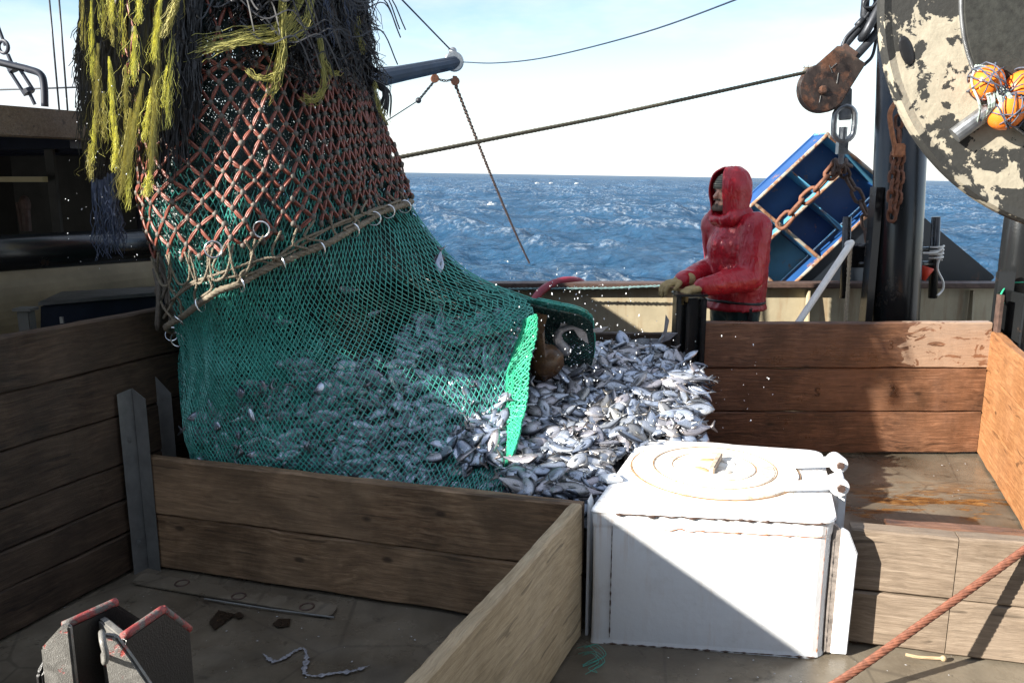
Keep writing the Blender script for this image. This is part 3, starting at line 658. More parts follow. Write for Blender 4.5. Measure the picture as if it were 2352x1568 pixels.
# lid: disc with rings, two hinge arms, locking bar with hand holes
LC = at_z(1640, 1078, HH); LR = .345
b = MB(); b.lathe(LC - V(0, 0, .003), (0, 0, 1), [(LR + .012, 0), (LR + .012, .004), (LR, .005), (LR - .006, -.004), (LR - .012, .013), (LR * .72, .016), (LR * .715, .013), (LR * .70, .013), (LR * .695, .017), (LR * .5, .018), (LR * .495, .015), (LR * .48, .015), (LR * .475, .019), (0, .021)], 64)
b.build('lid', M['lid'], ht, sm=False)
M['groove'] = plain('rust stained groove', (.3, .17, .08), .8, 0, .8, 30, .2)
for r_ in (LR - .004, .25, .172, .12):
    b = MB(); b.torus(LC + V(0, 0, .0125 if r_ < .3 else .004), r_, .0028, (0, 0, 1), 72, 5); b.build('lid_groove', M['groove'], ht, sm=True)
bd = (at_z(1688, 1038, HH) - at_z(1652, 1108, HH)); bd.normalize(); bc = LC + V(.005, -.005, .03)
b = MB(); b.box(bc, (.20, .022, .03), Matrix.Rotation(math.atan2(bd.y, bd.x), 3, 'Z').to_4x4()); b.build('locking_bar', plain('rusty tan bar', (.45, .36, .27), .7, 0, .6, 30, .4), ht, bevel=.004)
M['notch'] = plain('rusty notch', (.4, .26, .13), .8, 0, .7, 40, .4); M['notchpale'] = plain('pale notch', (.55, .52, .48), .7, 0, .4, 30, .3)
sdv = Vector((-bd.y, bd.x, 0))
for sx in (-1, 1):
    for sy in (-1, 1):
        q = bc + bd * sx * .06 + sdv * sy * .045
        b = MB(); b.ball((q.x, q.y, HH + .018), (.036, .016, .006), 14, 6, Matrix.Rotation(math.atan2(sdv.y, sdv.x) + .5 * sx * sy, 4, 'Z')); b.build('finger_notch', M['notch'] if sy > 0 else M['notchpale'], ht, sm=True)
for yy in (1062, 1113):
    h = thing
    P = at_z(1905, yy, HH + .03); Q = at_z(1830, yy + 6, HH + .02)
    b = MB(); ax = (P - Q); ax.z = 0; ax.normalize(); sd = Vector((-ax.y, ax.x, 0))
    b.prism([Q - ax * .05 - sd * .018 + V(0, 0, -.01), P - sd * .03 + V(0, 0, -.01), P + sd * .03 + V(0, 0, -.01), Q - ax * .05 + sd * .018 + V(0, 0, -.01)], (0, 0, .028))
    hg = b.build('hinge_arm', M['hatch'], ht, bevel=.004)
    b = MB(); kc = P + ax * .03; b.lathe(kc - sd * .035, sd, [(0, 0), (.033, 0), (.036, .004), (.036, .066), (.033, .07), (0, .07)], 20); hk = b.build('hinge_knuckle', M['white'], ht)
    b = MB(); b.lathe(kc - sd * .046, sd, [(0, 0), (.016, 0), (.016, .02), (0, .02)], 6); b.build('hinge_bolt', M['rustdark'], ht)
b = MB(); q = HF1.lerp(HB1, .35) + V(.035, 0, 0); r2 = HF1.lerp(HB1, .62) + V(.035, 0, 0); b.prism([(q.x, q.y, 0), (r2.x, r2.y, 0), (r2.x, r2.y, HH + .02), (q.x, q.y, HH + .02)], (.03, -.004, 0)); b.build('hinge_plate', M['hatch'], ht, bevel=.005)
# board slot welded to the right front corner
b = MB(); sx0 = HF1 + V(.008, .03, 0); b.prism([(sx0.x, sx0.y, .01), (sx0.x + .03, sx0.y - .003, .01), (sx0.x + .03, sx0.y - .003, HH - .05), (sx0.x, sx0.y, HH - .03)], (0, .06, 0)); b.build('slot_back', plain('grey brown slot', (.22, .19, .17), .8, 0, .8, 40, .3), ht)  # grey brown strip set back beside the flange
b = MB(); f0 = HF1 + V(.030, .022, 0); b.prism([(f0.x, f0.y, .008), (f0.x + .058, f0.y - .008, .008), (f0.x + .066, f0.y - .008, HH - .14), (f0.x + .03, f0.y - .004, HH - .055), (f0.x + .004, f0.y, HH - .04)], (.006, .014, 0)); b.build('slot_flange', M['hatch'], ht, bevel=.003)
b = MB(); g0 = HF0 + V(-.014, .05, 0); b.prism([(g0.x, g0.y, .0), (g0.x + .01, g0.y, .0), (g0.x + .01, g0.y, HH - .02), (g0.x, g0.y, HH + .01)], (.02, .07, 0)); b.build('slot_flange', M['hatch'], ht)
b = MB(); q = at_z(1404, 1098, HH + .008); b.box(q, (.07, .07, .016), Matrix.Rotation(.35, 3, 'Z').to_4x4()); b.lathe(q + V(0, 0, .008), (0, 0, 1), [(0, .006), (.012, .006), (.014, 0)], 10); b.build('corner_lug', M['hatch'], ht, bevel=.003)

# ------------------------------------------------------------------ steel posts and brackets
t = thing('channel_post', 'grey folded steel channel post where the left and front plank walls meet', 'post', (-1.66, 3.42, 0))
P0, P1, P2 = at_z(312, 1318, 0), at_z(342, 1304, 0), at_z(370, 1310, 0)
b = MB(); b.prism([P0, P1, P1 + V(0, 0, .84), P0 + V(0, 0, .83)], (-.004, -.006, 0)); b.prism([P1 + V(.001, 0, 0), P2, P2 + V(0, 0, .80), P1 + V(.001, 0, .84)], (.001, -.006, 0)); b.build('front_fin', M['greysteel'], t)
b = MB(); q0 = P1 + V(.03, .16, 0); q1 = P2 + V(.04, .17, 0); b.prism([q0, q1, q1 + V(0, 0, .78), q0 + V(0, 0, .86)], (.002, -.006, 0)); b.build('rear_fin', M['greysteel'], t)
b = MB()
for z in (.14, .62): b.lathe(P0.lerp(P1, .5) + V(.002, -.006, z), (-.3, -1, 0), [(.014, 0), (.014, .006), (0, .008)], 8)
b.build('bolt', M['greysteel'], t)
# post the man leans on
pc = at_y(1578, 800, 5.08); px = pc.x
t = thing('pen_post', 'black steel pen post under the gloved hands of the man', 'post', (px, 5.08, 0))
b = MB(); b.box((px - .078, 5.06, .51), (.03, .13, 1.02)); b.box((px + .078, 5.06, .505), (.03, .13, 1.01)); b.box((px, 5.09, .5), (.126, .03, 1.0)); b.box((px - .02, 5.03, .49), (.022, .09, .98)); b.build('channel', M['black'], t, bevel=.006)
b = MB(); b.box((px, 5.07, 1.026), (.2, .16, .014)); b.build('cap', M['black'], t, bevel=.004)
# stanchion at right
t = thing('slotted_stanchion', 'black slotted stanchion holding the plank walls in the far right corner', 'post', (3.02, 5.06, 0))
def vplate(mb, x0, x1, y, z0, z1, th): mb.box(((x0 + x1) / 2, y, (z0 + z1) / 2), (x1 - x0, th, z1 - z0))
xa = at_y(2258, 900, 5.0).x; xb = at_y(2308, 650, 5.1).x
b = MB(); vplate(b, 2.965, 2.985, 5.01, 0, 1.03, .05); b.build('slot_lip', M['rustdark'], t)
b = MB(); vplate(b, 2.99, 3.10, 5.10, 0, 1.16, .03); b.box((3.095, 5.03, .52), (.02, .14, 1.04)); b.build('channel', M['black'], t, bevel=.004)
t = thing('support_pipe', 'stout black pipe under the net drum at the right edge', 'pipe', (3.17, 5.2, 0))
b = MB(); b.rod((3.20, 5.25, 0), (3.20, 5.25, 2.6), .105, 28); b.build('pipe', M['black'], t, sm=True)
b = MB(); b.tube([(3.20 + .108 * math.cos(a), 5.25 + .108 * math.sin(a), 1.085 + .004 * math.sin(3 * a)) for a in np.linspace(0, 6.28, 30)], .004, 5, closed=True); b.tube(curve([(3.1, 5.17, 1.085), (3.05, 5.1, 1.07), (3.0, 5.06, 1.0), (3.03, 5.06, .97)]), .005, 5); b.build('twine', M['netbright'], t)

# ------------------------------------------------------------------ black gallows post with hook, chain, pipes
PY = 5.75
px0 = at_y(2049, 735, PY).x; pz1 = 3.1; ptop = at_y(2082, -20, PY)
t = thing('gallows_post', 'thick glossy black gallows post rising behind the reddish plank wall', 'post', (px0, PY, 0))
b = MB(); ax = Vector((ptop.x - px0, 0, ptop.z - .95)).normalized(); basep = Vector((px0, PY, .95)) - ax * (.95 / ax.z)
b.tube([basep, basep + ax * 1.0, basep + ax * 3.4], .165, 40); b.build('post', M['black'], t, sm=True)
b = MB(); q = at_y(2066, 215, PY - .17); b.link_ring(q, (0, 0, 1), (.4, -1, 0), .14, .06, .013); b.build('pad_eye', M['rustdark'], t)
b = MB(); b.box(at_y(2000, 600, PY - .05), (.05, .1, 1.0)); b.build('weld_strip', M['black'], t)
t = thing('hook_chain', 'rusty hook and doubled rusty chain hanging on the black gallows post', 'chain', at_y(2060, 240, PY - .2))
hp = [at_y(x, y, PY - .22) for x, y in ((2091, 268), (2088, 244), (2074, 232), (2056, 238), (2044, 262), (2048, 300), (2054, 330), (2058, 352))]
b = MB(); b.tube(curve(hp, 6), .016, 10); b.ball(at_y(2091, 270, PY - .22), .018); b.build('hook', M['rustorange'], t, sm=True)
b = MB(); b.box(at_y(2064, 345, PY - .22), (.075, .05, .085)); b.build('clevis', M['rustorange'], t, bevel=.01)
b = MB(); b.chain([at_y(2064, 262, PY - .2), at_y(2066, 330, PY - .21)], .09, .055, .011); b.chain([at_y(2058, 350, PY - .2), at_y(2050, 440, PY - .2), at_y(2048, 505, PY - .19)], .085, .055, .012); b.chain([at_y(2068, 350, PY - .19), at_y(2064, 430, PY - .19), at_y(2056, 490, PY - .185)], .085, .055, .012); b.build('chain', M['rust'], t, sm=True)
def pipe_stand(label, xx, rungs, side, extras):
    t = thing('pipe_stand', label, 'pipe stand', at_y(xx, 680, 5.9), 'pipe stands welded to the gallows post')
    b = MB(); b.rod(at_y(xx + 2, 498, 5.9), at_y(xx - 6, 684, 5.9), .03, 14); b.build('pipe', M['black'], t, sm=True)
    for yy in rungs:
        r_ = MB(); r_.rod(at_y(xx, yy, 5.9), at_y(side, yy, 5.8), .02, 10); r_.build('rung', M['black'], t, sm=True)
    return t
pl = pipe_stand('upright black pipe welded on the left of the gallows post', 1944, (565, 606), 2015, 0)
pr_ = pipe_stand('upright black pipe with white rope on the right of the gallows post', 2148, (573, 606), 2080, 0)
b = MB(); b.box(at_y(1980, 590, 5.85), (.17, .012, .15)); b.build('web_plate', M['black'], pl)
b = MB(); q = at_y(2148, 580, 5.86); b.tube([q + V(.042 * math.cos(a), .042 * math.sin(a) - .02, .004 * a - .05) for a in np.linspace(0, 25, 90)], .007, 5)
b.tube(curve([q + V(-.12, -.05, .0), q + V(-.03, -.07, .005), q + V(.02, -.06, .03), q + V(.0, -.05, -.1), q + V(.06, -.03, -.2), q + V(.07, -.02, -.26), q + V(.02, -.05, -.3)]), .008, 5); tag(b.build('rope_lashing', M['whiteplastic'], sm=True), 'white rope lashing wound round the right pipe stand', 'rope')
b = MB(); q = at_y(2120, 626, 5.86); b.lathe(q, (.3, 0, 1), [(0, -.05), (.035, -.05), (.06, .04), (.055, .045), (.03, -.04)], 18); tag(b.build('funnel', M['plasticred'], sm=True), 'small red plastic funnel hanging beside the white rope lashing', 'funnel')
b = MB(); b.wire(curve([at_y(1954, 560, 5.78), at_y(1951, 600, 5.76), at_y(1946, 680, 5.74), at_y(1942, 742, 5.7)], 8), .014, 3, .09, .02, 6); tag(b.build('hanging_rope', M['palerope'], sm=True), 'short pale rope hanging beside the white handle', 'rope')
b = MB(); capsule(b, at_y(1955, 558, 5.45), .022, at_y(1826, 752, 5.15), .021, 16); b.ball(at_y(1950, 562, 5.45), .029); tag(b.build('shovel_handle', M['whiteplastic'], sm=True), 'off white rounded handle leaning above the reddish plank wall', 'handle')

# ------------------------------------------------------------------ hanging block, chain, warp
BLY = 6.2
M['blockrust'] = painted('dark painted block with rust', (.05, .034, .028), (.2, .09, .05), 7, (.5, .62), .55, .85, bump=.4, dirt=(.1, .08, .065))
t = thing('trawl_block', 'dark rusty teardrop pulley block hanging from big chain links', 'pulley', at_y(1905, 190, BLY))
def blockpoly(Y, k=1.0):
    c = at_y(1893, 202, Y); r = .165 * k; e0, e1 = at_y(1926, 104, Y), at_y(1990, 146, Y); pts = []
    d1 = (e0 - c); 
    for a in np.linspace(math.radians(118), math.radians(326), 22): pts.append(c + Vector((math.cos(a) * r, 0, math.sin(a) * r)))
    return pts + [e1, e0]
for yy in (BLY - .07, BLY + .06):
    b = MB(); b.prism(blockpoly(yy), (0, .02, 0)); b.build('cheek_plate', M['blockrust'], t, bevel=.006)
b = MB(); b.lathe(at_y(1893, 202, BLY - .045), (0, 1, 0), [(0, 0), (.165, 0), (.172, .01), (.15, .045), (.172, .08), (.165, .09), (0, .09)], 36); b.build('sheave', M['blockrust'], t, sm=False)
b = MB(); b.lathe(at_y(1893, 206, BLY - .095), (0, 1, 0), [(0, 0), (.02, 0), (.032, .01), (.032, .025)], 12); b.build('axle_pin', M['blockrust'], t)
b = MB(); b.box(at_y(1946, 120, BLY), (.12, .11, .05), Matrix.Rotation(math.radians(33), 3, 'Y').to_4x4()); b.build('crown', M['rustdark'], t, bevel=.006)
b = MB(); s0 = at_y(1868, 235, BLY - .073)
for a_, c_ in (((1905, 150), (1912, 168)), ((1908, 158), (1922, 146)), ((1926, 168), (1922, 192)), ((1885, 220), (1882, 236))): b.tube([at_y(*a_, BLY - .0735), at_y(*c_, BLY - .0735)], .0035, 4)
b.build('chalk_mark', M['greysteel'], t)
t = thing('lifting_chain', 'heavy dark chain with bent wire from which the pulley block hangs', 'chain', at_y(2000, 20, BLY))
for (x0, y0, x1, y1, s) in ((1952, 118, 2004, 58, 0), (1985, 78, 2015, 20, 1), (2003, 40, 2012, -35, 0)):
    b = MB(); a_, c_ = at_y(x0, y0, BLY), at_y(x1, y1, BLY); b.link_ring((a_ + c_) / 2, c_ - a_, V(1, 0, .6) if not s else V(0.2, 1, 0), (c_ - a_).length + .06, .12, .03, 20, 8); b.build('link', M['darksteel'], t, sm=True)
b = MB(); b.tube(curve([at_y(x, y, BLY - .02) for x, y in ((1935, 108), (1945, 85), (1975, 55), (1995, 30), (2010, 5), (2000, -15))], 6), .012, 8)
b.tube(curve([at_y(x, y, BLY + .03) for x, y in ((1984, 150), (2003, 130), (2012, 95), (2020, 60))], 6), .012, 8)
b.tube(curve([at_y(x, y, BLY - .05) for x, y in ((2012, -20), (1995, -8), (1984, 6), (1988, 18), (2004, 16), (2016, 4))], 6), .01, 8)
b.rod(at_y(1968, 60, BLY - .02), at_y(1983, 44, BLY - .02), .022); b.build('bent_wire', M['darksteel'], t, sm=True)
t = thing('door_chain', 'steel strap, link and swivel joining the pulley block to the blue door', 'chain', at_y(1940, 300, BLY))
b = MB(); b.box(at_y(1941, 240, BLY), (.09, .03, .22), Matrix.Rotation(-.06, 3, 'Y').to_4x4()); b.build('strap', M['steel'], t, bevel=.006)
b = MB(); b.link_ring(at_y(1939, 284, BLY), (0, 0, 1), (1, 0, 0), .24, .15, .022, 20, 8); b.build('link', M['steel'], t, sm=True)
b = MB(); b.rod(at_y(1937, 292, BLY), at_y(1935, 320, BLY), .03); b.box(at_y(1934, 335, BLY + .1), (.07, .06, .12)); b.rod(at_y(1934, 345, BLY + .1), at_y(1931, 372, BLY + .25), .022); b.build('swivel', M['steel'], t)
b = MB(); b.wire([at_y(880, 370, 4.9), at_y(915, 362, 5.0), at_y(1390, 268, 5.7), at_y(1872, 162, BLY)], .0145, 6, .14, .03, 5); tag(b.build('warp_wire', M['warp'], sm=True), 'taut thick wire warp from the pulley block to behind the net', 'cable')
b = MB(); q = at_y(1860, 164, BLY)
for k in range(9): b.tube(curve([q + V(-.06, 0, -.012), q + V(-.03 + .01 * k / 9, rnd.uniform(-.02, .02), .02), q + V(rnd.uniform(-.05, .03), rnd.uniform(-.02, .02), rnd.uniform(.02, .05))], 4), .003, 4)
tag(b.build('frayed_wire', M['palerope']), 'frayed wire end standing up where the warp enters the block', 'wire end')

# ------------------------------------------------------------------ blue trawl door outside the bulwark
DY = 6.75
def dp(a, bb, dep=0.0):     # a: along the short side (down-left), bb: along the long side (down-right)
    x = 1900 - 172 * a + 196 * bb; y = 303 + 160 * a + 164 * bb
    return at_y(x, y, DY) + V(0, 1, 0) * dep
td = thing('trawl_door', 'big blue ribbed steel trawl door with rusty rims hanging tilted outside the bulwark', 'trawl door', dp(1, 1))
b = MB(); b.prism([dp(0, 0, .26), dp(1.5, 0, .26), dp(1.5, .78, .26), dp(0, .78, .26)], (0, .03, 0)); b.build('back_plate', M['blue'], td)
b = MB(); b.prism([dp(.02, .80, .03), dp(2.6, .80, .03), dp(2.6, 2.02, .03), dp(.02, 2.02, .03)], (0, .25, 0)); b.build('shoe_plate', M['doorblack'], td, bevel=.01)
def rib(a0, b0, a1, b1, mat, rim=True, depth=.26, name='rib'):
    P, Q = dp(a0, b0), dp(a1, b1); d_ = (Q - P).normalized(); n_ = d_.cross(V(0, 1, 0)) * .008
    m = MB(); m.prism([P - n_, P + n_, P + n_ + V(0, depth, 0), P - n_ + V(0, depth, 0)], Q - P); o_ = m.build(name, mat, td)
    if rim:
        m = MB(); m.tube(resample([P, Q], .05), [.014 + .004 * nz(i * .9, a0 * 7, b0) for i in range(len(resample([P, Q], .05)))], 7); m.build('rusty_rim', M['bluerust'], td)
rib(0, .02, 1.5, .02, M['blue'], name='side_frame'); rib(.02, 0, .02, .8, M['bluepale'], name='side_frame')
rib(.12, .36, 1.5, .36, M['bluepale']); rib(.02, .80, 1.5, .80, M['blue'], name='side_frame')
rib(1.0, .02, 1.0, .80, M['bluepale']); rib(1.48, .02, 1.48, .80, M['bluepale'])
for (a0, b0, s) in ((.52, .02, .34), (.62, .40, .4), (1.0, .4, .38)):      # triangular gussets
    m = MB(); P, Q = dp(a0, b0), dp(a0, b0 + s); m.prism([P + V(0, .03, 0), Q + V(0, .02, 0), Q + V(0, .26, 0), P + V(0, .26, 0)], (.006, 0, .006)); m.build('gusset', M['bluepale'], td)
b = MB(); b.prism([dp(1.02, .42, .24), dp(1.02, .78, .24), dp(1.44, .78, .24), dp(1.44, .42, .24)], (0, .015, 0)); b.build('pale_panel', M['teal'], td)
t = thing('door_bridle', 'rusty chain bridle spread over the face of the blue trawl door', 'chain', at_y(1931, 375, DY - .2))
b = MB(); hub = at_y(1928, 378, DY - .12)
for k in range(5): b.link_ring(hub + V(rnd.uniform(-.05, .06), rnd.uniform(-.03, .03), rnd.uniform(-.05, .02)), (rnd.uniform(-1, 1), .2, rnd.uniform(-1, 1)), (0, 1, .3), .12, .08, .014)
b.build('shackles', M['rustdark'], t, sm=True)
b = MB(); b.chain([hub, at_y(1870, 440, DY - .12), at_y(1835, 470, DY - .1), at_y(1790, 520, DY - .06)], .15, .085, .016, 14, 6); b.build('chain', M['rust'], t, sm=True)
b = MB(); b.chain([hub, at_y(1965, 440, DY - .1), at_y(1985, 480, DY - .08), at_y(1996, 560, DY - .06)], .13, .075, .014, 14, 6); b.build('chain', M['rustdark'], t, sm=True)

# ------------------------------------------------------------------ net drum top right
DC = at_y(2662, -54, 3.05)
dax = Vector((-.16, -1, -.06)).normalized()
t = thing('net_drum', 'big net drum flange in flaking beige paint at the top right corner', 'net drum', DC)
def circ_fit(): pass
R0 = .905; RI = .632
b = MB(); b.lathe(DC, dax, [(RI, -.03), (RI, .0), (R0 - .04, 0), (R0 - .012, .012), (R0, -.008), (R0 + .004, -.03), (R0 - .02, -.05), (RI, -.05)], 160)
b.build('flange', M['drum'], t, sm=False)
b = MB(); b.lathe(DC, dax, [(RI + .006, -.04), (RI + .008, .010), (RI - .002, .014), (RI - .010, .0), (RI - .012, -.04)], 120); b.build('rim_bead', M['steel'], t, sm=True)
b = MB(); b.lathe(DC, dax, [(RI - .004, -.04), (RI - .004, .03), (0, .03)], 90); b.build('hub_cover', plain('black mouldy hub', (.02, .021, .018), .85, 0, .9, 40, .6), t)
def on_drum(x, y, h=0.0):
    r = ray(x, y); o_ = Vector((0, 0, EYE)); P = DC + dax * h; return o_ + r * ((P - o_).dot(dax) / r.dot(dax))
b = MB(); hA, hB = on_drum(2072, 84, .004), on_drum(2092, 148, .004); b.tube([hA + (hB - hA) * (i / 8) for i in range(9)], [.008, .018, .022, .024, .024, .024, .022, .018, .008], 16, flat=.3); b.build('slot_hole', M['tasblack'], t)
b = MB(); sa, sb = on_drum(2192, 312, .03), on_drum(2290, 240, .03); b.rod(sa, sb, .03, 16); b.build('welded_bar', M['steel'], t, sm=False)
t = thing('float_bundle', 'bunch of orange net floats in blue and yellow netting on the drum', 'floats', on_drum(2300, 230, .05))
fl = [on_drum(2268, 190, .05), on_drum(2312, 252, .05), on_drum(2345, 205, .04)]
for q, r_ in zip(fl, (.055, .066, .06)):
    b = MB(); dd = Vector((.6, 0, -.8)); b.ball(q, (r_, r_ * .9, r_ * 1.15), 22, 14, Matrix.Rotation(.6, 4, 'Y')); b.build('float', M['buoy'], t, sm=True)
b = MB()
for k in range(21):
    q = fl[k % 3]; r_ = .068; ax_ = Vector((rnd.uniform(-1, 1), rnd.uniform(-.4, .4), rnd.uniform(-1, 1))).normalized(); a = ax_.orthogonal().normalized(); c = ax_.cross(a); o_ = rnd.uniform(-.03, .03)
    pts = [q + ax_ * o_ + (a * math.cos(s) + c * math.sin(s)) * r_ * 1.02 + V(0, 0, rnd.uniform(-.003, .003)) for s in np.linspace(0, 6.28, 26)]
    b.tube(pts, .0026, 5)
b.build('float_netting', M['buoynet'], t)
b = MB()
for k in range(14):
    q = on_drum(2255 + rnd.uniform(-14, 10), 150, .04); e = on_drum(2245 + k * 7, 285 - k * 2, .05); b.tube(curve([q, q.lerp(e, .3) + V(rnd.uniform(-.03, .01), -.02, 0), q.lerp(e, .7) + V(rnd.uniform(-.02, .02), -.05, 0), e], 5), .004, 5)
b.build('float_cord', plain('pale blue yellow cord', (.3, .36, .33), .7, 0, .9, 90, .3), t)
b = MB(); b.box(DC + V(.2, .55, .1), (.3, 1.0, .3)); b.build('axle', M['black'], t)

# ------------------------------------------------------------------ outrigger boom, wires, chain to the sea
BT = at_y(1048, 141, 15.0)
t = thing('outrigger_boom', 'dark blue grey outrigger boom sticking out over the sea from behind the net', 'boom', BT)
b = MB(); a_, c_ = at_y(1052, 143, 15.0), at_y(660, 222, 12.2); dd = (c_ - a_)
for o_, r_ in (((0, 0, 0), .10), ((0, -.03, .05), .055), ((0, -.02, -.06), .055)): b.tube([a_ + V(*o_), a_ + dd * .5 + V(*o_), c_ + V(*o_)], [r_, r_ * 1.35, r_ * 1.6], 12)
b.build('spar', M['bluesteel'], t)
b = MB(); b.lathe(at_y(1043, 142, 14.9), (0.25, -1, 0), [(0, -.03), (.15, -.03), (.17, 0), (.15, .03), (0, .03)], 24); b.build('end_disc', M['steel'], t)
b = MB(); b.ball(at_y(1040, 118, 15), .07); b.rod(at_y(1034, 112, 15), at_y(1040, 124, 15), .04); b.build('top_shackle', M['steel'], t)
for xx, yy in ((997, 181), (1044, 187)):
    b = MB(); b.lathe(at_y(xx, yy, 14.8) + V(0, .04, 0), (0.3, -1, 0), [(0, 0), (.07, 0), (.07, .08), (0, .08)], 14); b.rod(at_y(xx + 1, yy - 12, 14.8), at_y(xx, yy, 14.8), .04); b.build('sheave_block', M['rust'], t)
b = MB(); b.chain(sag(at_y(1005, 181, 14.8), at_y(1040, 182, 14.8), .03), .06, .04, .009, 8, 4); b.build('short_chain', M['darksteel'], t)
b = MB(); b.chain([at_y(995, 190, 14.8), at_y(962, 230, 14.4)], .06, .04, .009, 8, 4); b.ball(at_y(961, 231, 14.4), .05); b.rod(at_y(961, 231, 14.4), at_y(860, 296, 13), .009, 5); b.build('guy_line', M['darksteel'], t)
b = MB(); ce = at_z(1216, 604, -.95); b.chain(sag(at_y(1045, 192, 14.8), ce, .12, 20), .10, .055, .0115, 10, 5); tag(b.build('paravane_chain', M['rustdark'], sm=True), 'long thin chain hanging from the boom tip down into the sea', 'chain')
wire_thing('boom_wire', 'thin wire from the boom tip up to the top of the picture', 'wire', [at_y(1036, 116, 15), at_y(870, -55, 13)], .014, M['bluesteel'])
wire_thing('boom_wire', 'thin slack wire from the boom tip sagging across the sky to the right', 'wire', curve([at_y(1063, 143, 15), at_y(1140, 145, 13.5), at_y(1260, 131, 12), at_y(1480, 75, 10), at_y(1700, -4, 8.5), at_y(1800, -45, 8)], 8), .009, M['bluesteel'])
wire_thing('boom_wire', 'thin level wire just above the boom beside the net', 'wire', [at_y(800, 161, 14), at_y(940, 151, 14.5)], .009, M['darksteel'])

# ------------------------------------------------------------------ red hose, rope on the bulwark
b = MB(); b.tube(curve([at_y(1180, 790, 5.9), at_y(1215, 712, 6.0), at_y(1240, 672, 6.12), at_y(1272, 651, 6.25), at_y(1308, 644, 6.35), at_y(1338, 652, 6.45), at_y(1350, 690, 6.52), at_y(1352, 800, 6.55)], 8), .031, 14); tag(b.build('hose', M['hose'], sm=True), 'dark red hose arched over the far bulwark behind the net mouth', 'hose')
b = MB(); b.wire([at_y(900, 668, 6.2), at_y(1180, 664, 6.2), at_y(1400, 662, 6.18), at_y(1532, 656, 6.15), at_y(1640, 655, 6.2)], .011, 3, .06, .03, 5); tag(b.build('bulwark_rope', plain('teal rope', (.12, .2, .2), .8), sm=True), 'teal rope stretched along the top of the far bulwark', 'rope')

# ------------------------------------------------------------------ rusty cable, bottom right
b = MB(); b.wire(curve([(2.5, 2.93, .83), (1.80, 2.712, .459), (1.472, 2.62, .275), (1.06, 2.50, .062), (.80, 2.40, .035), (.2, 2.1, .03), (-.1, 1.6, .03), (0, .9, .03)][:], 14), .0145, 6, .15, .012, 7)
M['cable'] = plain('rust red wire rope', (.17, .062, .035), .7, .1, .7, 45, .4)
tag(b.build('rusty_cable', M['cable'], sm=True), 'thick rusty twisted steel cable slanting down in the bottom right corner', 'cable')

# ------------------------------------------------------------------ black bitt, bottom left
M['bittwornlit'] = painted('worn bitt face greyed as sunlit', (.13, .125, .115), (.3, .05, .04), 34, (.6, .66), .35, .6, bump=.5, dirt=(.3, .29, .27))  # worn paint, with the grey of the sunlit faces put into its colour
M['bittred'] = painted('red primer edge', (.3, .05, .045), (.12, .11, .1), 40, (.45, .55), .5, .6, bump=.5)
M['bittblack'] = painted('black bitt paint over red primer', (.012, .012, .013), (.2, .025, .025), 22, (.66, .7), .3, .7, bump=.4)
t = thing('mooring_bitt', 'worn black steel bitt with red primer edges in the bottom left corner', 'bitt', (-.68, 1.25, 0))
zt = 1.05
def bl(x, y, z): return at_z(x, y, z)
nl, fl_ = at_z(136, 1436, zt), at_z(258, 1381, zt)      # left plate top, near and far
nr2, fr2 = at_z(272, 1462, zt), at_z(364, 1399, zt)     # right plate top
def bplate(n, f, th, name, chn, chf):
    d_ = (f - n).normalized(); s = Vector((d_.y, -d_.x, 0)) * th; m = MB()
    n2 = n - d_ * chn; f2 = f + d_ * chf
    m.prism([n + V(0, 0, 0), f, f2 + V(0, 0, -chf * 1.2), V(f2.x, f2.y, 0), V(n2.x, n2.y, 0), n2 + V(0, 0, -chn * 1.3)], s)
    return m.build(name, M['bittblack'], t, bevel=.004)
bplate(nl, fl_, .014, 'side_plate', .045, .05); bplate(nr2, fr2, .014, 'side_plate', .02, .055)
wd = (nr2 - nl); wa = nl.lerp(fl_, .55) + V(.012, 0, 0); wb = nr2.lerp(fr2, .12)
m = MB(); m.prism([wa + V(0, 0, -.012), wb + V(0, 0, -.012), V(wb.x, wb.y, 0), V(wa.x, wa.y, 0)], (.006, .014, 0)); m.build('web', M['bittwornlit'], t, bevel=.003)
for a_, c_ in ((nl, fl_), (nr2, fr2), (fr2, fr2 + (fr2 - nr2).normalized() * .055 + V(0, 0, -.066))): m = MB(); m.tube(resample([a_ + V(.007, 0, .0), c_ + V(.007, 0, .0)], .01), .0075, 8); m.build('worn_edge', M['bittred'], t, sm=True)
Yg = nr2.y - .032; g_ = [at_y(x, y, Yg) for x, y in ((232, 1458), (264, 1462), (300, 1510), (344, 1575), (250, 1580))]
m = MB(); m.prism(g_[:4] + [V(g_[3].x, Yg, .0), V(g_[4].x, Yg, 0), g_[4]], (0, .012, 0)); m.build('gusset', M['bittwornlit'], t, bevel=.003)
Yn = nl.y - .062; q_ = [at_y(x, y, Yn) for x, y in ((141, 1436), (158, 1438), (165, 1530), (97, 1568), (92, 1490))]
m = MB(); m.prism([q_[0], q_[1], V(q_[2].x, Yn, 0), V(q_[3].x - .01, Yn, 0), q_[4]], (0, .012, 0)); m.build('end_flange', M['bittwornlit'], t, bevel=.003)
m = MB(); e = at_y(244, 1484, Yg - .006); m.tube(curve([e + V(-.010, .01, .018), e + V(.002, -.012, .016), e + V(.008, -.018, -.002), e + V(.002, -.012, -.018), e + V(-.010, .01, -.018)], 6), .0048, 8); m.build('pad_eye', M['bittwornlit'], t, sm=True)

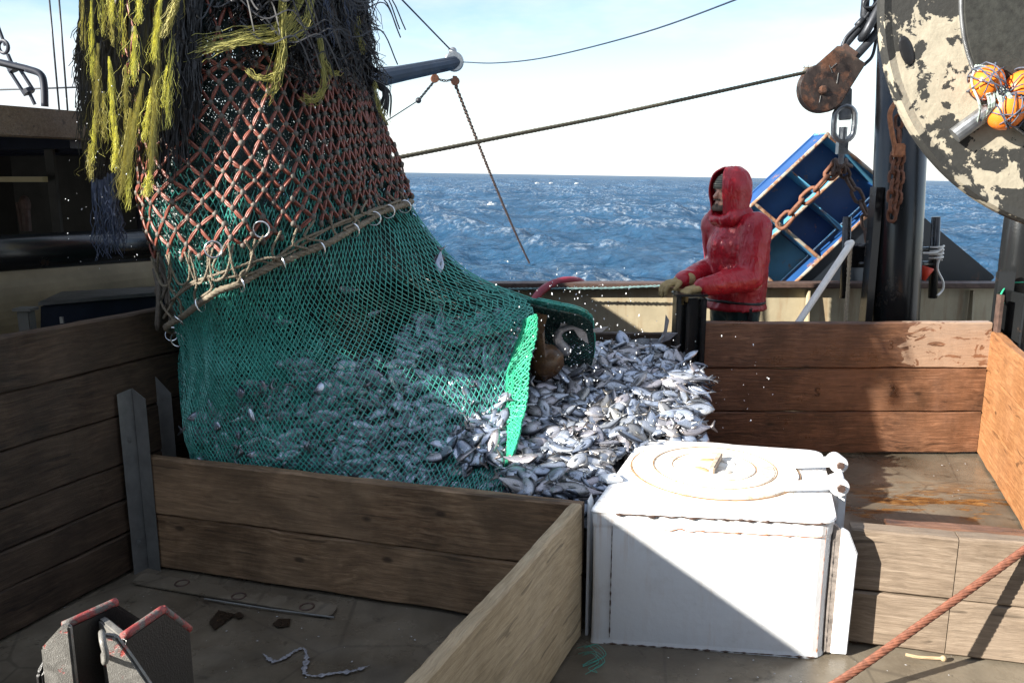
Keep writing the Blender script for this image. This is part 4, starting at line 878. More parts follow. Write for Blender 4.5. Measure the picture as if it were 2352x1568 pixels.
# ------------------------------------------------------------------ trawl net
# rings of control points: (px of picture column, height, distance); front mouth -> front -> left -> back -> back mouth
RINGS = [
 [(790, 4.3, 4.35), (705, 4.3, 3.92), (610, 4.3, 3.64), (470, 4.3, 3.54), (245, 4.3, 3.70), (270, 4.3, 4.40), (560, 4.3, 4.85), (790, 4.3, 4.35)],  # unseen top, raised and widened so the net shades man and bulwark
 [(818, 2.45, 4.20), (745, 2.45, 3.85), (645, 2.45, 3.59), (500, 2.45, 3.46), (290, 2.45, 3.50), (350, 2.45, 3.95), (580, 2.45, 4.35), (818, 2.45, 4.20)],
 [(856, 2.10, 4.20), (775, 2.10, 3.82), (660, 2.10, 3.55), (510, 2.10, 3.44), (312, 2.10, 3.50), (370, 2.10, 3.98), (620, 2.10, 4.38), (856, 2.10, 4.20)],
 [(912, 1.80, 4.20), (810, 1.80, 3.78), (680, 1.80, 3.48), (518, 1.80, 3.40), (334, 1.80, 3.52), (400, 1.80, 4.00), (680, 1.80, 4.45), (912, 1.80, 4.20)],
 [(956, 1.56, 4.15), (835, 1.56, 3.75), (685, 1.56, 3.46), (520, 1.56, 3.36), (350, 1.56, 3.55), (430, 1.56, 4.05), (720, 1.56, 4.50), (956, 1.56, 4.15)],
 [(1066, 1.30, 4.05), (870, 1.28, 3.70), (675, 1.28, 3.47), (515, 1.28, 3.38), (396, 1.28, 3.60), (470, 1.28, 4.15), (800, 1.30, 4.60), (1066, 1.30, 4.05)],
 [(1205, 1.150, 3.98), (925, 1.10, 3.78), (690, 1.08, 3.50), (515, 1.06, 3.45), (412, 1.06, 3.62), (490, 1.06, 4.2), (900, 1.12, 4.62), (1215, 1.160, 4.02)],
 [(1224, 1.06, 3.93), (965, .97, 3.74), (705, .92, 3.47), (520, .90, 3.44), (416, .90, 3.63), (500, .92, 4.2), (960, .98, 4.6), (1340, 1.07, 4.15)],
 [(1208, .86, 3.88), (985, .79, 3.70), (715, .74, 3.45), (525, .74, 3.44), (421, .74, 3.62), (510, .74, 4.2), (980, .82, 4.6), (1364, .95, 4.30)],
 [(1203, .66, 3.74), (1000, .60, 3.58), (725, .56, 3.42), (530, .58, 3.44), (425, .58, 3.60), (520, .55, 4.2), (980, .6, 4.55), (1358, .74, 4.35)],
 [(1188, .53, 3.55), (990, .44, 3.42), (730, .42, 3.42), (535, .43, 3.46), (432, .44, 3.62), (540, .4, 4.2), (960, .4, 4.5), (1300, .5, 4.3)],
 [(1142, .36, 3.32), (960, .28, 3.36), (730, .28, 3.50), (545, .28, 3.56), (450, .28, 3.70), (560, .25, 4.1), (940, .25, 4.4), (1250, .3, 4.2)],
]
RP = np.array([[list(pt(*q)) for q in ring] for ring in RINGS])       # rings x 8 x 3
def cr1(P, t):
    """Catmull-Rom along axis 0 of P at float parameters t"""
    n = P.shape[0]; i = np.clip(np.floor(t).astype(int), 0, n - 2); f = (t - i)[:, None] if P.ndim == 2 else (t - i).reshape(-1, *([1] * (P.ndim - 1)))
    g = lambda k: P[np.clip(k, 0, n - 1)]
    a = np.where((i == 0).reshape(f.shape), 2 * g(i) - g(i + 1), g(i - 1)); b_, c_ = g(i), g(i + 1); e = np.where((i == n - 2).reshape(f.shape), 2 * g(i + 1) - g(i), g(i + 2))
    return .5 * (2 * b_ + (c_ - a) * f + (2 * a - 5 * b_ + 4 * c_ - e) * f ** 2 + (3 * b_ - a - 3 * c_ + e) * f ** 3)
CU = 7; CV = len(RINGS) - 1
_dv = np.linspace(0, CV, 220); _du = np.linspace(0, CU, 260)
_rows = cr1(RP, _dv); SURF = np.stack([cr1(_rows[i], _du) for i in range(len(_dv))])      # dense table
_w = np.array([[mnoise.noise(Vector((u * 1.9, v * .55, 3.3))) * .042 + mnoise.noise(Vector((u * 5.5, v * .9, 9))) * .014 for u in _du] for v in _dv])
NRM = np.cross(np.gradient(SURF, axis=1), np.gradient(SURF, axis=0)); NRM /= np.maximum(np.linalg.norm(NRM, axis=2, keepdims=True), 1e-9)
cent = SURF.mean(1, keepdims=True); sgn = np.sign(np.sum(NRM * (SURF - cent), axis=2).mean()); NRM *= sgn
edge_f = np.clip(np.minimum(_du, CU - _du) / .6, 0, 1)[None, :]
SURF = SURF + NRM * (_w * edge_f)[..., None]
def surf(u, v, offn=0.0):
    a = np.clip(np.asarray(v, float) / CV * (len(_dv) - 1), 0, len(_dv) - 1.001); b_ = np.clip(np.asarray(u, float) / CU * (len(_du) - 1), 0, len(_du) - 1.001)
    i = a.astype(int); j = b_.astype(int); fa = (a - i)[..., None]; fb = (b_ - j)[..., None]
    def L(A): return (A[i, j] * (1 - fa) * (1 - fb) + A[i + 1, j] * fa * (1 - fb) + A[i, j + 1] * (1 - fa) * fb + A[i + 1, j + 1] * fa * fb)
    return L(SURF) + L(NRM) * np.asarray(offn)[..., None] if np.ndim(offn) else L(SURF) + L(NRM) * offn
def sv(u, v, o=0.0): return Vector([float(k) for k in surf(np.array([u]), np.array([v]), o)[0]])

def strands(A, B, r, sides=3):
    """numpy: straight strands A->B as thin prisms; returns verts, faces"""
    n = len(A); T = B - A; T /= np.maximum(np.linalg.norm(T, axis=1, keepdims=True), 1e-9)
    up = np.tile(np.array([0.3, 0.9, 0.2]), (n, 1)); N = np.cross(T, up); N /= np.linalg.norm(N, axis=1, keepdims=True); Bn = np.cross(T, N)
    r = np.broadcast_to(r, (n,))[:, None]; vs = []
    for e in (A, B):
        for k in range(sides):
            a = 2 * math.pi * k / sides; vs.append(e + (N * math.cos(a) + Bn * math.sin(a)) * r)
    v = np.stack(vs, 1).reshape(-1, 3); base = (np.arange(n) * 2 * sides)[:, None]; F = []
    for k in range(sides):
        l = (k + 1) % sides; F.append(base + np.array([[k, l, sides + l, sides + k]]))
    return v, np.concatenate(F, 0)
def np_build(name, parts, mat, parent=None):
    V_ = []; F_ = []; b0 = 0
    for v, f in parts: V_.append(v); F_.append(f + b0); b0 += len(v)
    me = bpy.data.meshes.new(name); me.from_pydata(np.concatenate(V_).tolist(), [], np.concatenate(F_).tolist()); me.update()
    return link(name, me, mat, parent)
def diamond(NU, NV, u0, u1, v0, v1, offn, r, jit=.12, keep=None, seedv=1, wprof=None):
    g = np.random.default_rng(seedv); A = []; B = []; R = []
    ui = np.arange(NU + 1)
    def node(i, j): return None
    U = np.zeros((NV + 1, NU + 1)); Vv = np.zeros_like(U)
    for j in range(NV + 1):
        U[j] = u0 + (u1 - u0) * (ui + .5 * (j % 2)) / NU; Vv[j] = v0 + (v1 - v0) * j / NV
    U += g.normal(size=U.shape) * jit * (u1 - u0) / NU * .5; Vv += g.normal(size=U.shape) * jit * abs(v1 - v0) / NV * .5
    U = np.clip(U, u0, u1)
    if wprof: U = u0 + (U - u0) * wprof(Vv)
    P = surf(U, Vv, offn(U, Vv) if callable(offn) else offn)
    for j in range(NV):
        for di in (0, 1):
            if j % 2 == 0: src = np.arange(NU + 1 - (0 if di == 0 else 1)) if di == 0 else np.arange(1, NU + 1); dst = src if di == 0 else src - 1
            else: src = np.arange(NU + 1) if di == 0 else np.arange(NU); dst = src if di == 0 else src + 1
            A.append(P[j, src]); B.append(P[j + 1, dst])
    A = np.concatenate(A); B = np.concatenate(B); ln = np.linalg.norm(A - B, axis=1); ok = ln > 1e-4
    A, B = A[ok], B[ok]
    if keep is not None: k = keep((A + B) / 2); A, B = A[k], B[k]
    return A, B, P
net = thing('trawl_net', 'bulging green trawl net with salmon chafing mesh and black and yellow rope tassels, spilling fish', 'net', (-.5, 3.9, .3))
A, B, _ = diamond(128, 86, 0, CU, 2.7, CV, 0.0, .0022, keep=lambda P: np.random.default_rng(9).random(len(P)) < np.clip((1.88 - P[:, 2] + .08 * np.sin(P[:, 0] * 14)) / .34, 0, 1))
midz = (A + B) / 2
rr = .0023 + .0004 * nr.normal(size=len(A))
pA = strands(A, B, np.clip(rr, .0015, .004), 4)
np_build('codend_netting', [pA], M['netgreen'], net)
# doubled, bunched netting on the left flank, behind the catch and as a liner inside the chafer
fadex = lambda P: np.random.default_rng(3).random(len(P)) < np.clip((-.62 - P[:, 0] + .2 * np.sin(P[:, 2] * 9)) / .6, .05, .8)
A, B, _ = diamond(110, 130, 1.6, 5.4, 4.0, CV - .2, -.03, .002, jit=.35, seedv=4, keep=fadex); p1 = strands(A, B, .0027, 3)
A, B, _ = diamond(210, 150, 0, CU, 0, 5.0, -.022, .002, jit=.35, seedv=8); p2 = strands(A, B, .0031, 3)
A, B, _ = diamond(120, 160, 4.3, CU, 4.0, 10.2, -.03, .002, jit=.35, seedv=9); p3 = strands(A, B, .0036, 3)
A, B, _ = diamond(210, 70, 0, CU, 0, 1.1, -.02, .002, jit=.35, seedv=21); p2 = (np.concatenate([p2[0], strands(A, B, .0045, 3)[0]]), np.concatenate([p2[1], strands(A, B, .0045, 3)[1] + len(p2[0])]))  # dense unseen top netting added to make the net's shadow opaque
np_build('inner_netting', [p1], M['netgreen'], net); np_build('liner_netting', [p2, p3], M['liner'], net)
# thick selvedge on the front mouth lip; bright green and width follow its sunlit band
lipw = lambda v: np.interp(v, [6.9, 7.4, 8.2, 9.0, 9.8, 10.4], [.45, .7, 1.05, 1.1, .75, .35])
lips = []
for (n_, m_, w_, o_, sd_) in ((6, 70, .20, .008, 12), (5, 56, .19, .016, 13), (5, 60, .17, -.004, 14), (4, 64, .15, .024, 17)):
    A1, B1, _ = diamond(n_, m_, 0, w_, 6.9, 10.35, (lambda U, Vv, o_=o_: o_ + .05 * np.clip(1 - U / .2, 0, 1)), .004, jit=.5, seedv=sd_, wprof=lipw); lips.append(strands(A1, B1, .0042, 4))
np_build('mouth_selvedge', lips, M['netbright'], net)
back_ = []
for (n_, m_, o_, sd_) in ((40, 40, .004, 15), (34, 36, .012, 16)):
    A1, B1, _ = diamond(n_, m_, 5.75, CU, 6.2, 9.4, o_, .003, jit=.4, seedv=sd_); back_.append(strands(A1, B1, .0034, 4))
A1, B1, _ = diamond(34, 18, 0, 1.5, 5.5, 7.1, .008, .003, jit=.4, seedv=19, keep=lambda P: np.random.default_rng(6).random(len(P)) < np.clip((P[:, 0] + .42) / .42, 0, 1)); back_.append(strands(A1, B1, .003, 4))
np_build('mouth_back_netting', back_, M['netgreen'], net)

# salmon chafing mesh: paired braided bars with dark knots, hem slanting up to the right
def hem(u): return 3.72 + .85 * smooth(min(u, (7 - u) * 1.6) / 4.0)      # lower edge of the chafer as a ring number
NUc, NVc = 36, 22
cb = MB(); kb = MB(); tb = MB()
nodes = {}
for j in range(NVc + 1):
    for i in range(NUc + 1):
        u = float(np.interp(i + .5 * (j % 2), [0, 13, 22, 36, 36.5], [0, 1.75, 4.0, 7, 7.1]))
        ubend = u if u < 7 else 7
        v = hem(ubend) * j / NVc
        ubend = ubend + .05 * nz(i * .6, j * .5, 8) if 0 < i < NUc else ubend
        q = sv(max(0, min(ubend, CU - .001)), v + .09 * nz(i * .45, j * .6, 4), .022 + .012 * nz(i * .5, j * .5, 1)); nodes[i, j] = q
for (i, j), p in nodes.items():
    if p.z > 2.6: continue
    kb.ball(p, (.0125 + .003 * nz(i, j, 2), .0125, .015), 7, 5, j=.22)
    if j == NVc: continue
    for di in (0, (-1 if j % 2 == 0 else 1)):
        q = nodes.get((i + di, j + 1))
        if q is None or (j > NVc - 5 and rnd.random() < .12): continue
        out = Vector((p.x + .55, p.y - 3.95, 0)).normalized(); d_ = (q - p); L = d_.length
        if L > .35: continue
        s = d_.cross(out).normalized()
        for k in (-1, 1):
            pts = [p + d_ * t_ + s * k * (.0048 * math.sin(math.pi * t_) + .001) + out * (.004 * math.sin(math.pi * t_)) for t_ in (.06, .3, .5, .7, .94)]
            cb.tube(pts, [.0032, .005, .0054, .005, .0032], 5, caps=False)
cb.build('chafing_mesh', M['orange'], net, sm=True, fix=False); kb.build('chafing_knots', M['knot'], net, sm=True, fix=False)['kind'] = 'stuff'
# hoop rope with rings
def hoopv(u): return 4.15 + 2.9 * smooth((u - .05) / 4.2) ** 1.0
hu = np.linspace(.12, 4.25, 90)
def hv(u): return float(np.interp(u, [0, .8, 2, 3, 3.6, 4.25], [3.78, 4.0, 4.45, 4.95, 5.5, 6.15]))
hp = [sv(u, hv(u) + .05 * nz(u * 2, 0, 0), .034) for u in hu]
b = MB(); b.wire(hp, .0165, 3, .075, .014, 7, R=.0075); b.build('hoop_rope', M['rope'], net, sm=True)
b = MB(); b.tube(hp, .0125, 10); b.build('rope_core', M['rope'], net, sm=True)
for k, f in enumerate((.045, .125, .2, .285, .4, .51, .63, .755, .86, .97)):
    i = int(f * 89); p = hp[i]; tdir = (hp[min(i + 1, 89)] - hp[max(0, i - 1)]).normalized()
    ax_ = (tdir + Vector((rnd.uniform(-.5, .5), rnd.uniform(-.9, -.2), rnd.uniform(-.4, .4)))).normalized()
    b = MB(); b.torus(p + V(0, -.012, -.008), .030, .0036, ax_, 24, 7); b.build('ring', M['brightsteel'], net, sm=True)
for xx, yy, Y in ((438, 607, 3.5), (412, 655, 3.56), (407, 780, 3.58), (490, 573, 3.24), (600, 527, 3.34)):
    b = MB(); b.torus(at_y(xx, yy, Y), .032, .0036, (rnd.uniform(-.4, .4), -1, rnd.uniform(-.3, .5)), 24, 7); b.build('ring', M['brightsteel'], net, sm=True)
# lacing ropes zigzagging between hem and hoop
b = MB()
def lace(uv, r=.0075): b.wire(curve([sv(u, v, .034 + rnd.uniform(0, .012)) for u, v in uv], 9), r, 3, .035, .012, 5, R=r * .5)
lace([(3.9, 5.6), (3.5, 4.95), (3.0, 4.7), (2.5, 4.5), (2.2, 4.45), (1.6, 4.1), (1.0, 3.95), (.4, 3.8)])
lace([(3.7, 5.2), (3.3, 4.85), (2.9, 4.75), (2.5, 4.65), (2.0, 4.25), (1.3, 4.05), (.9, 3.9), (.5, 3.85)])
for k in range(17):
    u = .35 + k * .215; h_ = hem(u); w = hv(u)
    lace([(u, h_ - .12), (u + rnd.uniform(-.18, .18), lerp(h_, w, .4)), (u + rnd.uniform(-.25, .1), lerp(h_, w, .7)), (u + rnd.uniform(-.1, .1), w - .03)], .006)
for k in range(5):
    u = 2.6 + k * .25; h_ = hem(u); lace([(u, h_ - .1), (u + .06, h_ + .3), (u + .2, h_ + .36), (u + .3, h_ - .05)], .006)
b.build('lacing_rope', M['rope'], net, sm=True)
# loose dark rags at the left hem
b = MB()
for k in range(26):
    p = at_y(372 + rnd.uniform(-18, 34), 560 + rnd.uniform(-20, 60), 3.55); L = rnd.uniform(.1, .3)
    b.tube(curve([p, p + V(rnd.uniform(-.02, .03), rnd.uniform(-.02, .02), -L * .4), p + V(rnd.uniform(-.03, .05), 0, -L)], 5), [.010 * rnd.uniform(.5, 1.3)] * 10 + [.003], 5)
b.build('hem_rags', M['knot'], net, sm=True)

# rope tassels
def tassel(mb, P, Q, n, spread, r, wav=.012, seg=9, cone=1.0, head=1.0):
    """a bunch of shredded strands from P hanging to Q"""
    for k in range(n):
        o0 = Vector((rnd.gauss(0, 1), rnd.gauss(0, 1), 0)) * spread * .5 * head; o1 = Vector((rnd.gauss(0, 1), rnd.gauss(0, 1), 0)) * spread * cone; e = 1 - abs(rnd.gauss(0, .12)); sd = rnd.uniform(0, 99); pts = []
        for i in range(seg + 1):
            t_ = i / seg; c = P.lerp(Q, t_ * e) + o0.lerp(o1, t_)
            c += Vector((nz(t_ * 5, sd, 0), nz(t_ * 5, sd, 7), 0)) * wav * (.3 + t_)
            pts.append(c)
        mb.tube(pts, [r * (1 - .55 * i / seg) for i in range(seg + 1)], 3, caps=False)
tk = MB()
for k in range(300):        # the black curtain on the left shoulder: clumps drawn to wet points
    x = 172 + 262 * rnd.random() ** .9; Y = lerp(3.68, 3.39, smooth((x - 165) / 200)) + rnd.uniform(-.05, .14)
    yb = rnd.uniform(210, 470) if 200 < x < 350 else rnd.uniform(60, 330) if x < 200 else rnd.uniform(150, 430)
    top = at_y(x + rnd.uniform(-6, 46), -90, Y + .03); bot = at_y(x + rnd.uniform(-16, 10) + 16 * smooth((x - 170) / 100), yb, Y)
    tassel(tk, top, bot, rnd.randint(5, 9), .011, .0036, .03, 11, cone=rnd.uniform(.15, .9))
for k in range(24):         # thinner black strands over the yellow ones
    x = rnd.uniform(185, 400); Y = lerp(3.60, 3.31, smooth((x - 165) / 200)); tassel(tk, at_y(x + rnd.uniform(0, 20), -60, Y), at_y(x + rnd.uniform(-10, 8), rnd.uniform(120, 430), Y - .01), 3, .012, .0030, .02, 11, cone=.8)
for k in range(170):        # black mass over the top of the chafer
    u = 2.75 * rnd.random() ** 1.15; v0 = rnd.uniform(.78, 1.22); p = sv(u, v0, .035 + rnd.uniform(0, .03)); L = rnd.uniform(.08, .34) * (1.1 if u < 2 else .55)
    q = p + V(rnd.uniform(-.10, .12), -.02, -L); tassel(tk, p, q, 7, .016, .0034, .05, 9, cone=.6)
for k in range(80):
    u = rnd.uniform(1.7, 3.0); p = sv(u, rnd.uniform(.8, 1.05), .03); tassel(tk, p, p + V(rnd.uniform(-.08, .08), -.01, -rnd.uniform(.08, .2)), 7, .014, .0034, .04, 8, cone=.7)
for k in range(40):         # looped strands swept sideways across the top
    u = rnd.uniform(.9, 3.0); p = sv(u, rnd.uniform(.9, 1.2), .07); w_ = rnd.choice((-1, 1)) * rnd.uniform(.08, .25)
    tk.tube(curve([p, p + V(w_ * .5, -.03, -.09), p + V(w_, -.02, -.06), p + V(w_ * 1.3, -.02, -.2)], 5), .0034, 3, caps=False)
for k in range(16):         # right shoulder wisps against the sky
    p = sv(.05 + rnd.uniform(0, .2), .9 + rnd.uniform(0, 1.6), .03); tassel(tk, p, p + V(rnd.uniform(-.02, .05), -.03, -rnd.uniform(.15, .35)), 3, .012, .003, .03, 8)
for k in range(14):
    p = at_y(848 + rnd.uniform(-10, 12), 186 + rnd.uniform(-8, 14), 4.0); q = at_y(880 + rnd.uniform(-14, 16), 255 + rnd.uniform(-30, 35), 3.98)
    m_ = p.lerp(q, .45) + V(.05, 0, .02); tk.tube(curve([p, m_, q], 5), [.0045] * 10 + [.002], 4, caps=False)
ob = tk.build('black_tassels', M['tasblack'], net, fix=False); ob['kind'] = 'stuff'
for k in range(10):
    bt = MB(); p = at_y(225 + rnd.uniform(-10, 35), 400 + rnd.uniform(-30, 30), 3.55); tassel(bt, p, p + V(rnd.uniform(-.03, .02), 0, -rnd.uniform(.2, .36)), 9, .02, .0028, .03, 8); bt.build('blue_tassel', M['tasblue'], net, fix=False)
for k in range(8):
    bt = MB(); u = rnd.uniform(.2, 1.4); p = sv(u, .9, .07); tassel(bt, p, p + V(.02, -.01, -.3), 6, .012, .003, .03, 8); bt.build('blue_tassel', M['tasblue'], net, fix=False)
YT = [((248, -40), (262, 110), 3.42, 14), ((280, -60), (285, 130), 3.4, 10), ((210, 0), (215, 190), 3.55, 12), ((372, -30), (352, 150), 3.2, 26), ((430, -50), (372, 90), 3.16, 30), ((365, 85), (345, 400), 3.17, 36), ((345, 390), (335, 455), 3.18, 26),
      ((330, 170), (282, 440), 3.22, 30), ((300, 250), (276, 460), 3.25, 18), ((250, 130), (265, 350), 3.35, 18), ((225, 100), (222, 310), 3.48, 16), ((205, 330), (208, 420), 3.5, 10), ((310, 60), (305, 200), 3.26, 14), ((395, 60), (385, 300), 3.18, 16), ((268, 290), (262, 400), 3.3, 12),
      ((190, -30), (196, 120), 3.6, 14), ((232, -40), (236, 90), 3.5, 12), ((322, -50), (318, 60), 3.28, 12), ((238, 210), (240, 330), 3.42, 10), ((288, 150), (290, 300), 3.3, 10), ((348, 200), (330, 330), 3.2, 16), ((218, 250), (214, 380), 3.5, 9), ((383, 150), (378, 250), 3.16, 12), ((260, -60), (258, 60), 3.42, 14), ((300, 330), (290, 490), 3.26, 9)]
for (a, c, Y, n) in YT:
    y_ = MB(); Y = max(3.33, Y + .06); P_, Q_ = at_y(*a, Y - .02), at_y(*c, Y - .04)
    tassel(y_, P_, Q_, int(n * 2.0), .010, .0013, .016, 14, cone=.6, head=.15); tassel(y_, P_, P_.lerp(Q_, .7), n // 2, .014, .0011, .02, 12, head=.15)
    tassel(y_, P_, Q_, n // 2, .02, .0006, .035, 14, head=.1); y_.build('yellow_tassel', M[rnd.choice(('tasyellow', 'tasyellow', 'tasolive'))], net, fix=False)
def loose(pxs, n=22, sp=.009):
    n = int(n * 1.3); sp *= 1.25
    y_ = MB(); base_ = curve([at_y(x, y, Y - .03) for x, y, Y in pxs], 6)
    for k in range(n):
        o_ = Vector((rnd.gauss(0, 1), rnd.gauss(0, .6), rnd.gauss(0, 1))) * sp; sd = rnd.uniform(0, 99); e = max(6, int(len(base_) * (1 - abs(rnd.gauss(0, .1)))))
        y_.tube([p + o_ * (.4 + i / len(base_)) + Vector((nz(i * .35, sd, 0), nz(i * .35, sd, 3), nz(i * .35, sd, 6))) * .014 for i, p in enumerate(base_[:e])], .0012 if k < n * .7 else .0007, 3, caps=False)
    y_.build('yellow_tassel', M['tasshade'], net, fix=False)
loose([(700, -20, 3.6), (650, 60, 3.5), (560, 85, 3.42), (480, 105, 3.4), (440, 122, 3.38)], 26, .013)
loose([(690, 40, 3.55), (640, 90, 3.46), (560, 98, 3.4), (470, 118, 3.37)], 14, .006)
loose([(650, -30, 3.5), (648, 60, 3.45), (645, 130, 3.43), (630, 190, 3.41), (612, 225, 3.41)], 26, .011)
loose([(712, -30, 3.6), (706, 50, 3.55), (670, 90, 3.5), (648, 95, 3.47)], 16, .008)
loose([(646, 150, 3.42), (630, 175, 3.4), (590, 178, 3.39), (562, 155, 3.39)], 12, .005)
loose([(735, 90, 3.62), (742, 150, 3.6), (745, 200, 3.58), (725, 232, 3.56), (690, 220, 3.54)], 20, .007)
loose([(745, 140, 3.6), (765, 170, 3.62), (785, 160, 3.64)], 10, .005)
loose([(820, 40, 3.95), (826, 90, 3.95), (838, 130, 3.95)], 8, .006)
loose([(862, 190, 4.0), (868, 240, 3.98), (893, 290, 3.97)], 10, .006)

# ------------------------------------------------------------------ fish
def fish_mesh(bend=0.0, L=1.0, slender=1.0):
    """deep-bodied silver fish, nose at +x, back at +z, length about 1"""
    mb = MB(); ns, nq = 15, 12; vs = []; col = []
    up = [(0, .02), (.05, .085), (.13, .165), (.25, .232), (.4, .24), (.55, .185), (.7, .10), (.8, .05), (.86, .038)]
    lo = [(0, .02), (.05, .06), (.13, .12), (.25, .168), (.4, .178), (.55, .14), (.7, .085), (.8, .045), (.86, .038)]
    th = [(0, .012), (.05, .045), (.15, .078), (.3, .09), (.5, .07), (.7, .035), (.86, .012)]
    f = lambda T, x: np.interp(x, [a for a, _ in T], [b_ for _, b_ in T])
    for i in range(ns):
        x = .86 * (i / (ns - 1)) ** 1.15
        for k in range(nq):
            a = 2 * math.pi * k / nq; z = math.sin(a); y = math.cos(a)
            zz = (f(up, x) if z > 0 else f(lo, x)) * z * slender; vs.append([.5 - x, y * abs(y) ** .15 * f(th, x), zz])
            g = (z + 1) / 2
            c = (.42, .45, .50) if .2 < g < .76 else ((.045, .05, .06) if g >= .93 else (.13, .14, .16) if g >= .76 else (.62, .63, .65))
            if x < .1: c = tuple(q * .6 for q in c)
            col.append(c)
    mb.add(vs, [(i * nq + k, (i + 1) * nq + k, (i + 1) * nq + (k + 1) % nq, i * nq + (k + 1) % nq) for i in range(ns - 1) for k in range(nq)] + [tuple(range(nq))])
    def fin(poly, y=0.0, c=(.16, .16, .16)):
        mb.prism([(p[0], y - .003, p[1]) for p in poly], (0, .006, 0)); col.extend([c] * (2 * len(poly)))
    fin([(-.33, .0), (-.40, .05), (-.52, .165), (-.545, .15), (-.47, 0), (-.545, -.15), (-.52, -.165), (-.40, -.05)], c=(.2, .2, .2))
    s_ = slender
    fin([(.22, .20 * s_), (.17, .27 * s_), (.08, .285 * s_), (-.05, .25 * s_), (-.18, .175 * s_), (-.25, .12 * s_), (-.22, .09 * s_), (0, .18 * s_)], c=(.13, .13, .135))
    fin([(-.05, -.15 * s_), (-.10, -.205 * s_), (-.22, -.135 * s_), (-.27, -.09 * s_), (-.2, -.07 * s_)])
    fin([(.18, -.16 * s_), (.08, -.235 * s_), (.05, -.21 * s_), (.12, -.14 * s_)])
    for y in (-1, 1):
        mb.prism([(.2, y * .092, -.02), (.05, y * .10, -.075), (-.01, y * .09, -.05), (.08, y * .09, .01)], (0, y * .005, 0)); col.extend([(.3, .32, .33)] * 8)
        for R_, yy, c in ((.026, .050, (.6, .58, .5)), (.015, .058, (.01, .01, .01))):
            n0 = len(mb.v); mb.ball((.40, y * yy, .055 * s_), (R_, .012, R_), 8, 5); col.extend([c] * (len(mb.v) - n0))
    co = np.array(mb.v); 
    if bend: co[:, 1] += bend * (co[:, 0] ** 2) * 1.2; 
    co *= L; mb.v = [tuple(p) for p in co]
    me = mb.mesh('fish'); bm = bmesh.new(); bm.from_mesh(me); bmesh.ops.recalc_face_normals(bm, faces=bm.faces); bm.to_mesh(me); bm.free()
    ca = me.color_attributes.new('skin', 'FLOAT_COLOR', 'POINT'); ca.data.foreach_set('color', np.array([(*c, 1) for c in col], 'f').ravel())
    me.polygons.foreach_set('use_smooth', [True] * len(me.polygons)); me.materials.append(M['fish']); return me
FM = [fish_mesh(b_, 1.0, s_) for b_, s_ in ((0, 1), (.25, .95), (-.3, 1.0), (.5, .9), (-.15, .8), (0.1, .62))]
# heap surface outside the net and inside it
def hatch_left(y): return lerp(.297, .61, (y - 2.876) / .824)
def heap(x, y):
    z = np.interp(y, [2.9, 3.1, 3.6, 4.2, 4.9, 5.1], [.45, .475, .56, .70, .775, .78])
    z += .035 * nz(x * 3.1, y * 3.1, .5) + .02 * nz(x * 8, y * 8, 2)
    if y > 3.72: xe = 1.0 - .1 * smooth((4.2 - y) / .4) + .06 * nz(y * 4, 0, 0)
    else: xe = hatch_left(y) + .10
    z -= .75 * smooth((x - xe) / .22) if y > 3.72 else 0
    if y <= 3.72 and x > xe - .1: z = min(z, .53)
    return max(z, .02)
def inside(x, y):
    s_ = smooth((x + 1.15) / .95); return .42 + .56 * s_ * smooth((y - 3.45) / .85) + .10 * s_ + .03 * nz(x * 4, y * 4, 6)
def hit(x, y, fn, Y0=2.95, Y1=5.05):
    r = ray(x, y); o_ = Vector((0, 0, EYE)); t_ = Y0 / r.y
    while t_ * r.y < Y1:
        p = o_ + r * t_
        if p.z < fn(p.x, p.y): return p
        t_ += .012
    return None
def inpoly(x, y, P):
    c = False
    for i in range(len(P)):
        (x0, y0), (x1, y1) = P[i - 1], P[i]
        if (y0 > y) != (y1 > y) and x < (x1 - x0) * (y - y0) / (y1 - y0) + x0: c = not c
    return c
PILE = [(1290, 790), (1330, 782), (1420, 790), (1500, 800), (1570, 815), (1612, 850), (1610, 900), (1600, 1000), (1500, 1005), (1420, 1030), (1385, 1090), (1352, 1140), (1160, 1138), (1180, 1060), (1205, 960), (1225, 860), (1260, 830)]
NETP = [(1000, 745), (1180, 740), (1190, 800), (1175, 1000), (1150, 1130), (440, 1075), (440, 1010), (560, 960), (700, 860), (820, 760)]
def fish_rot(nrm, flat=.55):
    """lying on its side on a surface with normal nrm, tilted and turned at random"""
    side = (nrm + Vector((rnd.gauss(0, flat), rnd.gauss(0, flat), rnd.gauss(0, flat * .5)))).normalized()
    h_ = Vector((rnd.gauss(0, 1) * 1.3, rnd.gauss(0, .8), rnd.gauss(0, .3))); h_ = (h_ - side * h_.dot(side)).normalized(); up = side.cross(h_) * -1
    if rnd.random() < .5: side = -side; up = side.cross(h_) * -1
    return Matrix((( h_.x, side.x, up.x), (h_.y, side.y, up.y), (h_.z, side.z, up.z))).to_4x4()
def grad(fn, p, e=.05):
    n = Vector((fn(p.x - e, p.y) - fn(p.x + e, p.y), fn(p.x, p.y - e) - fn(p.x, p.y + e), 2 * e)); n.x = max(-1.0 * n.z * 2, min(2 * n.z, n.x)); return n.normalized()
indiv = 0; stuff_parts = []
def place(P, R, L, me, label, group):
    o = bpy.data.objects.new('fish', me); COL.objects.link(o); o.matrix_local = Matrix.Translation(P) @ R @ Matrix.Scale(L, 4); return tag(o, label, 'fish', group)
LAB_LIT = 'small silver fish lying loose in the heap spilled between net mouth and white hatch'
LAB_NET = 'small silver fish seen through the green mesh of the net'
pts = []
tries = 0
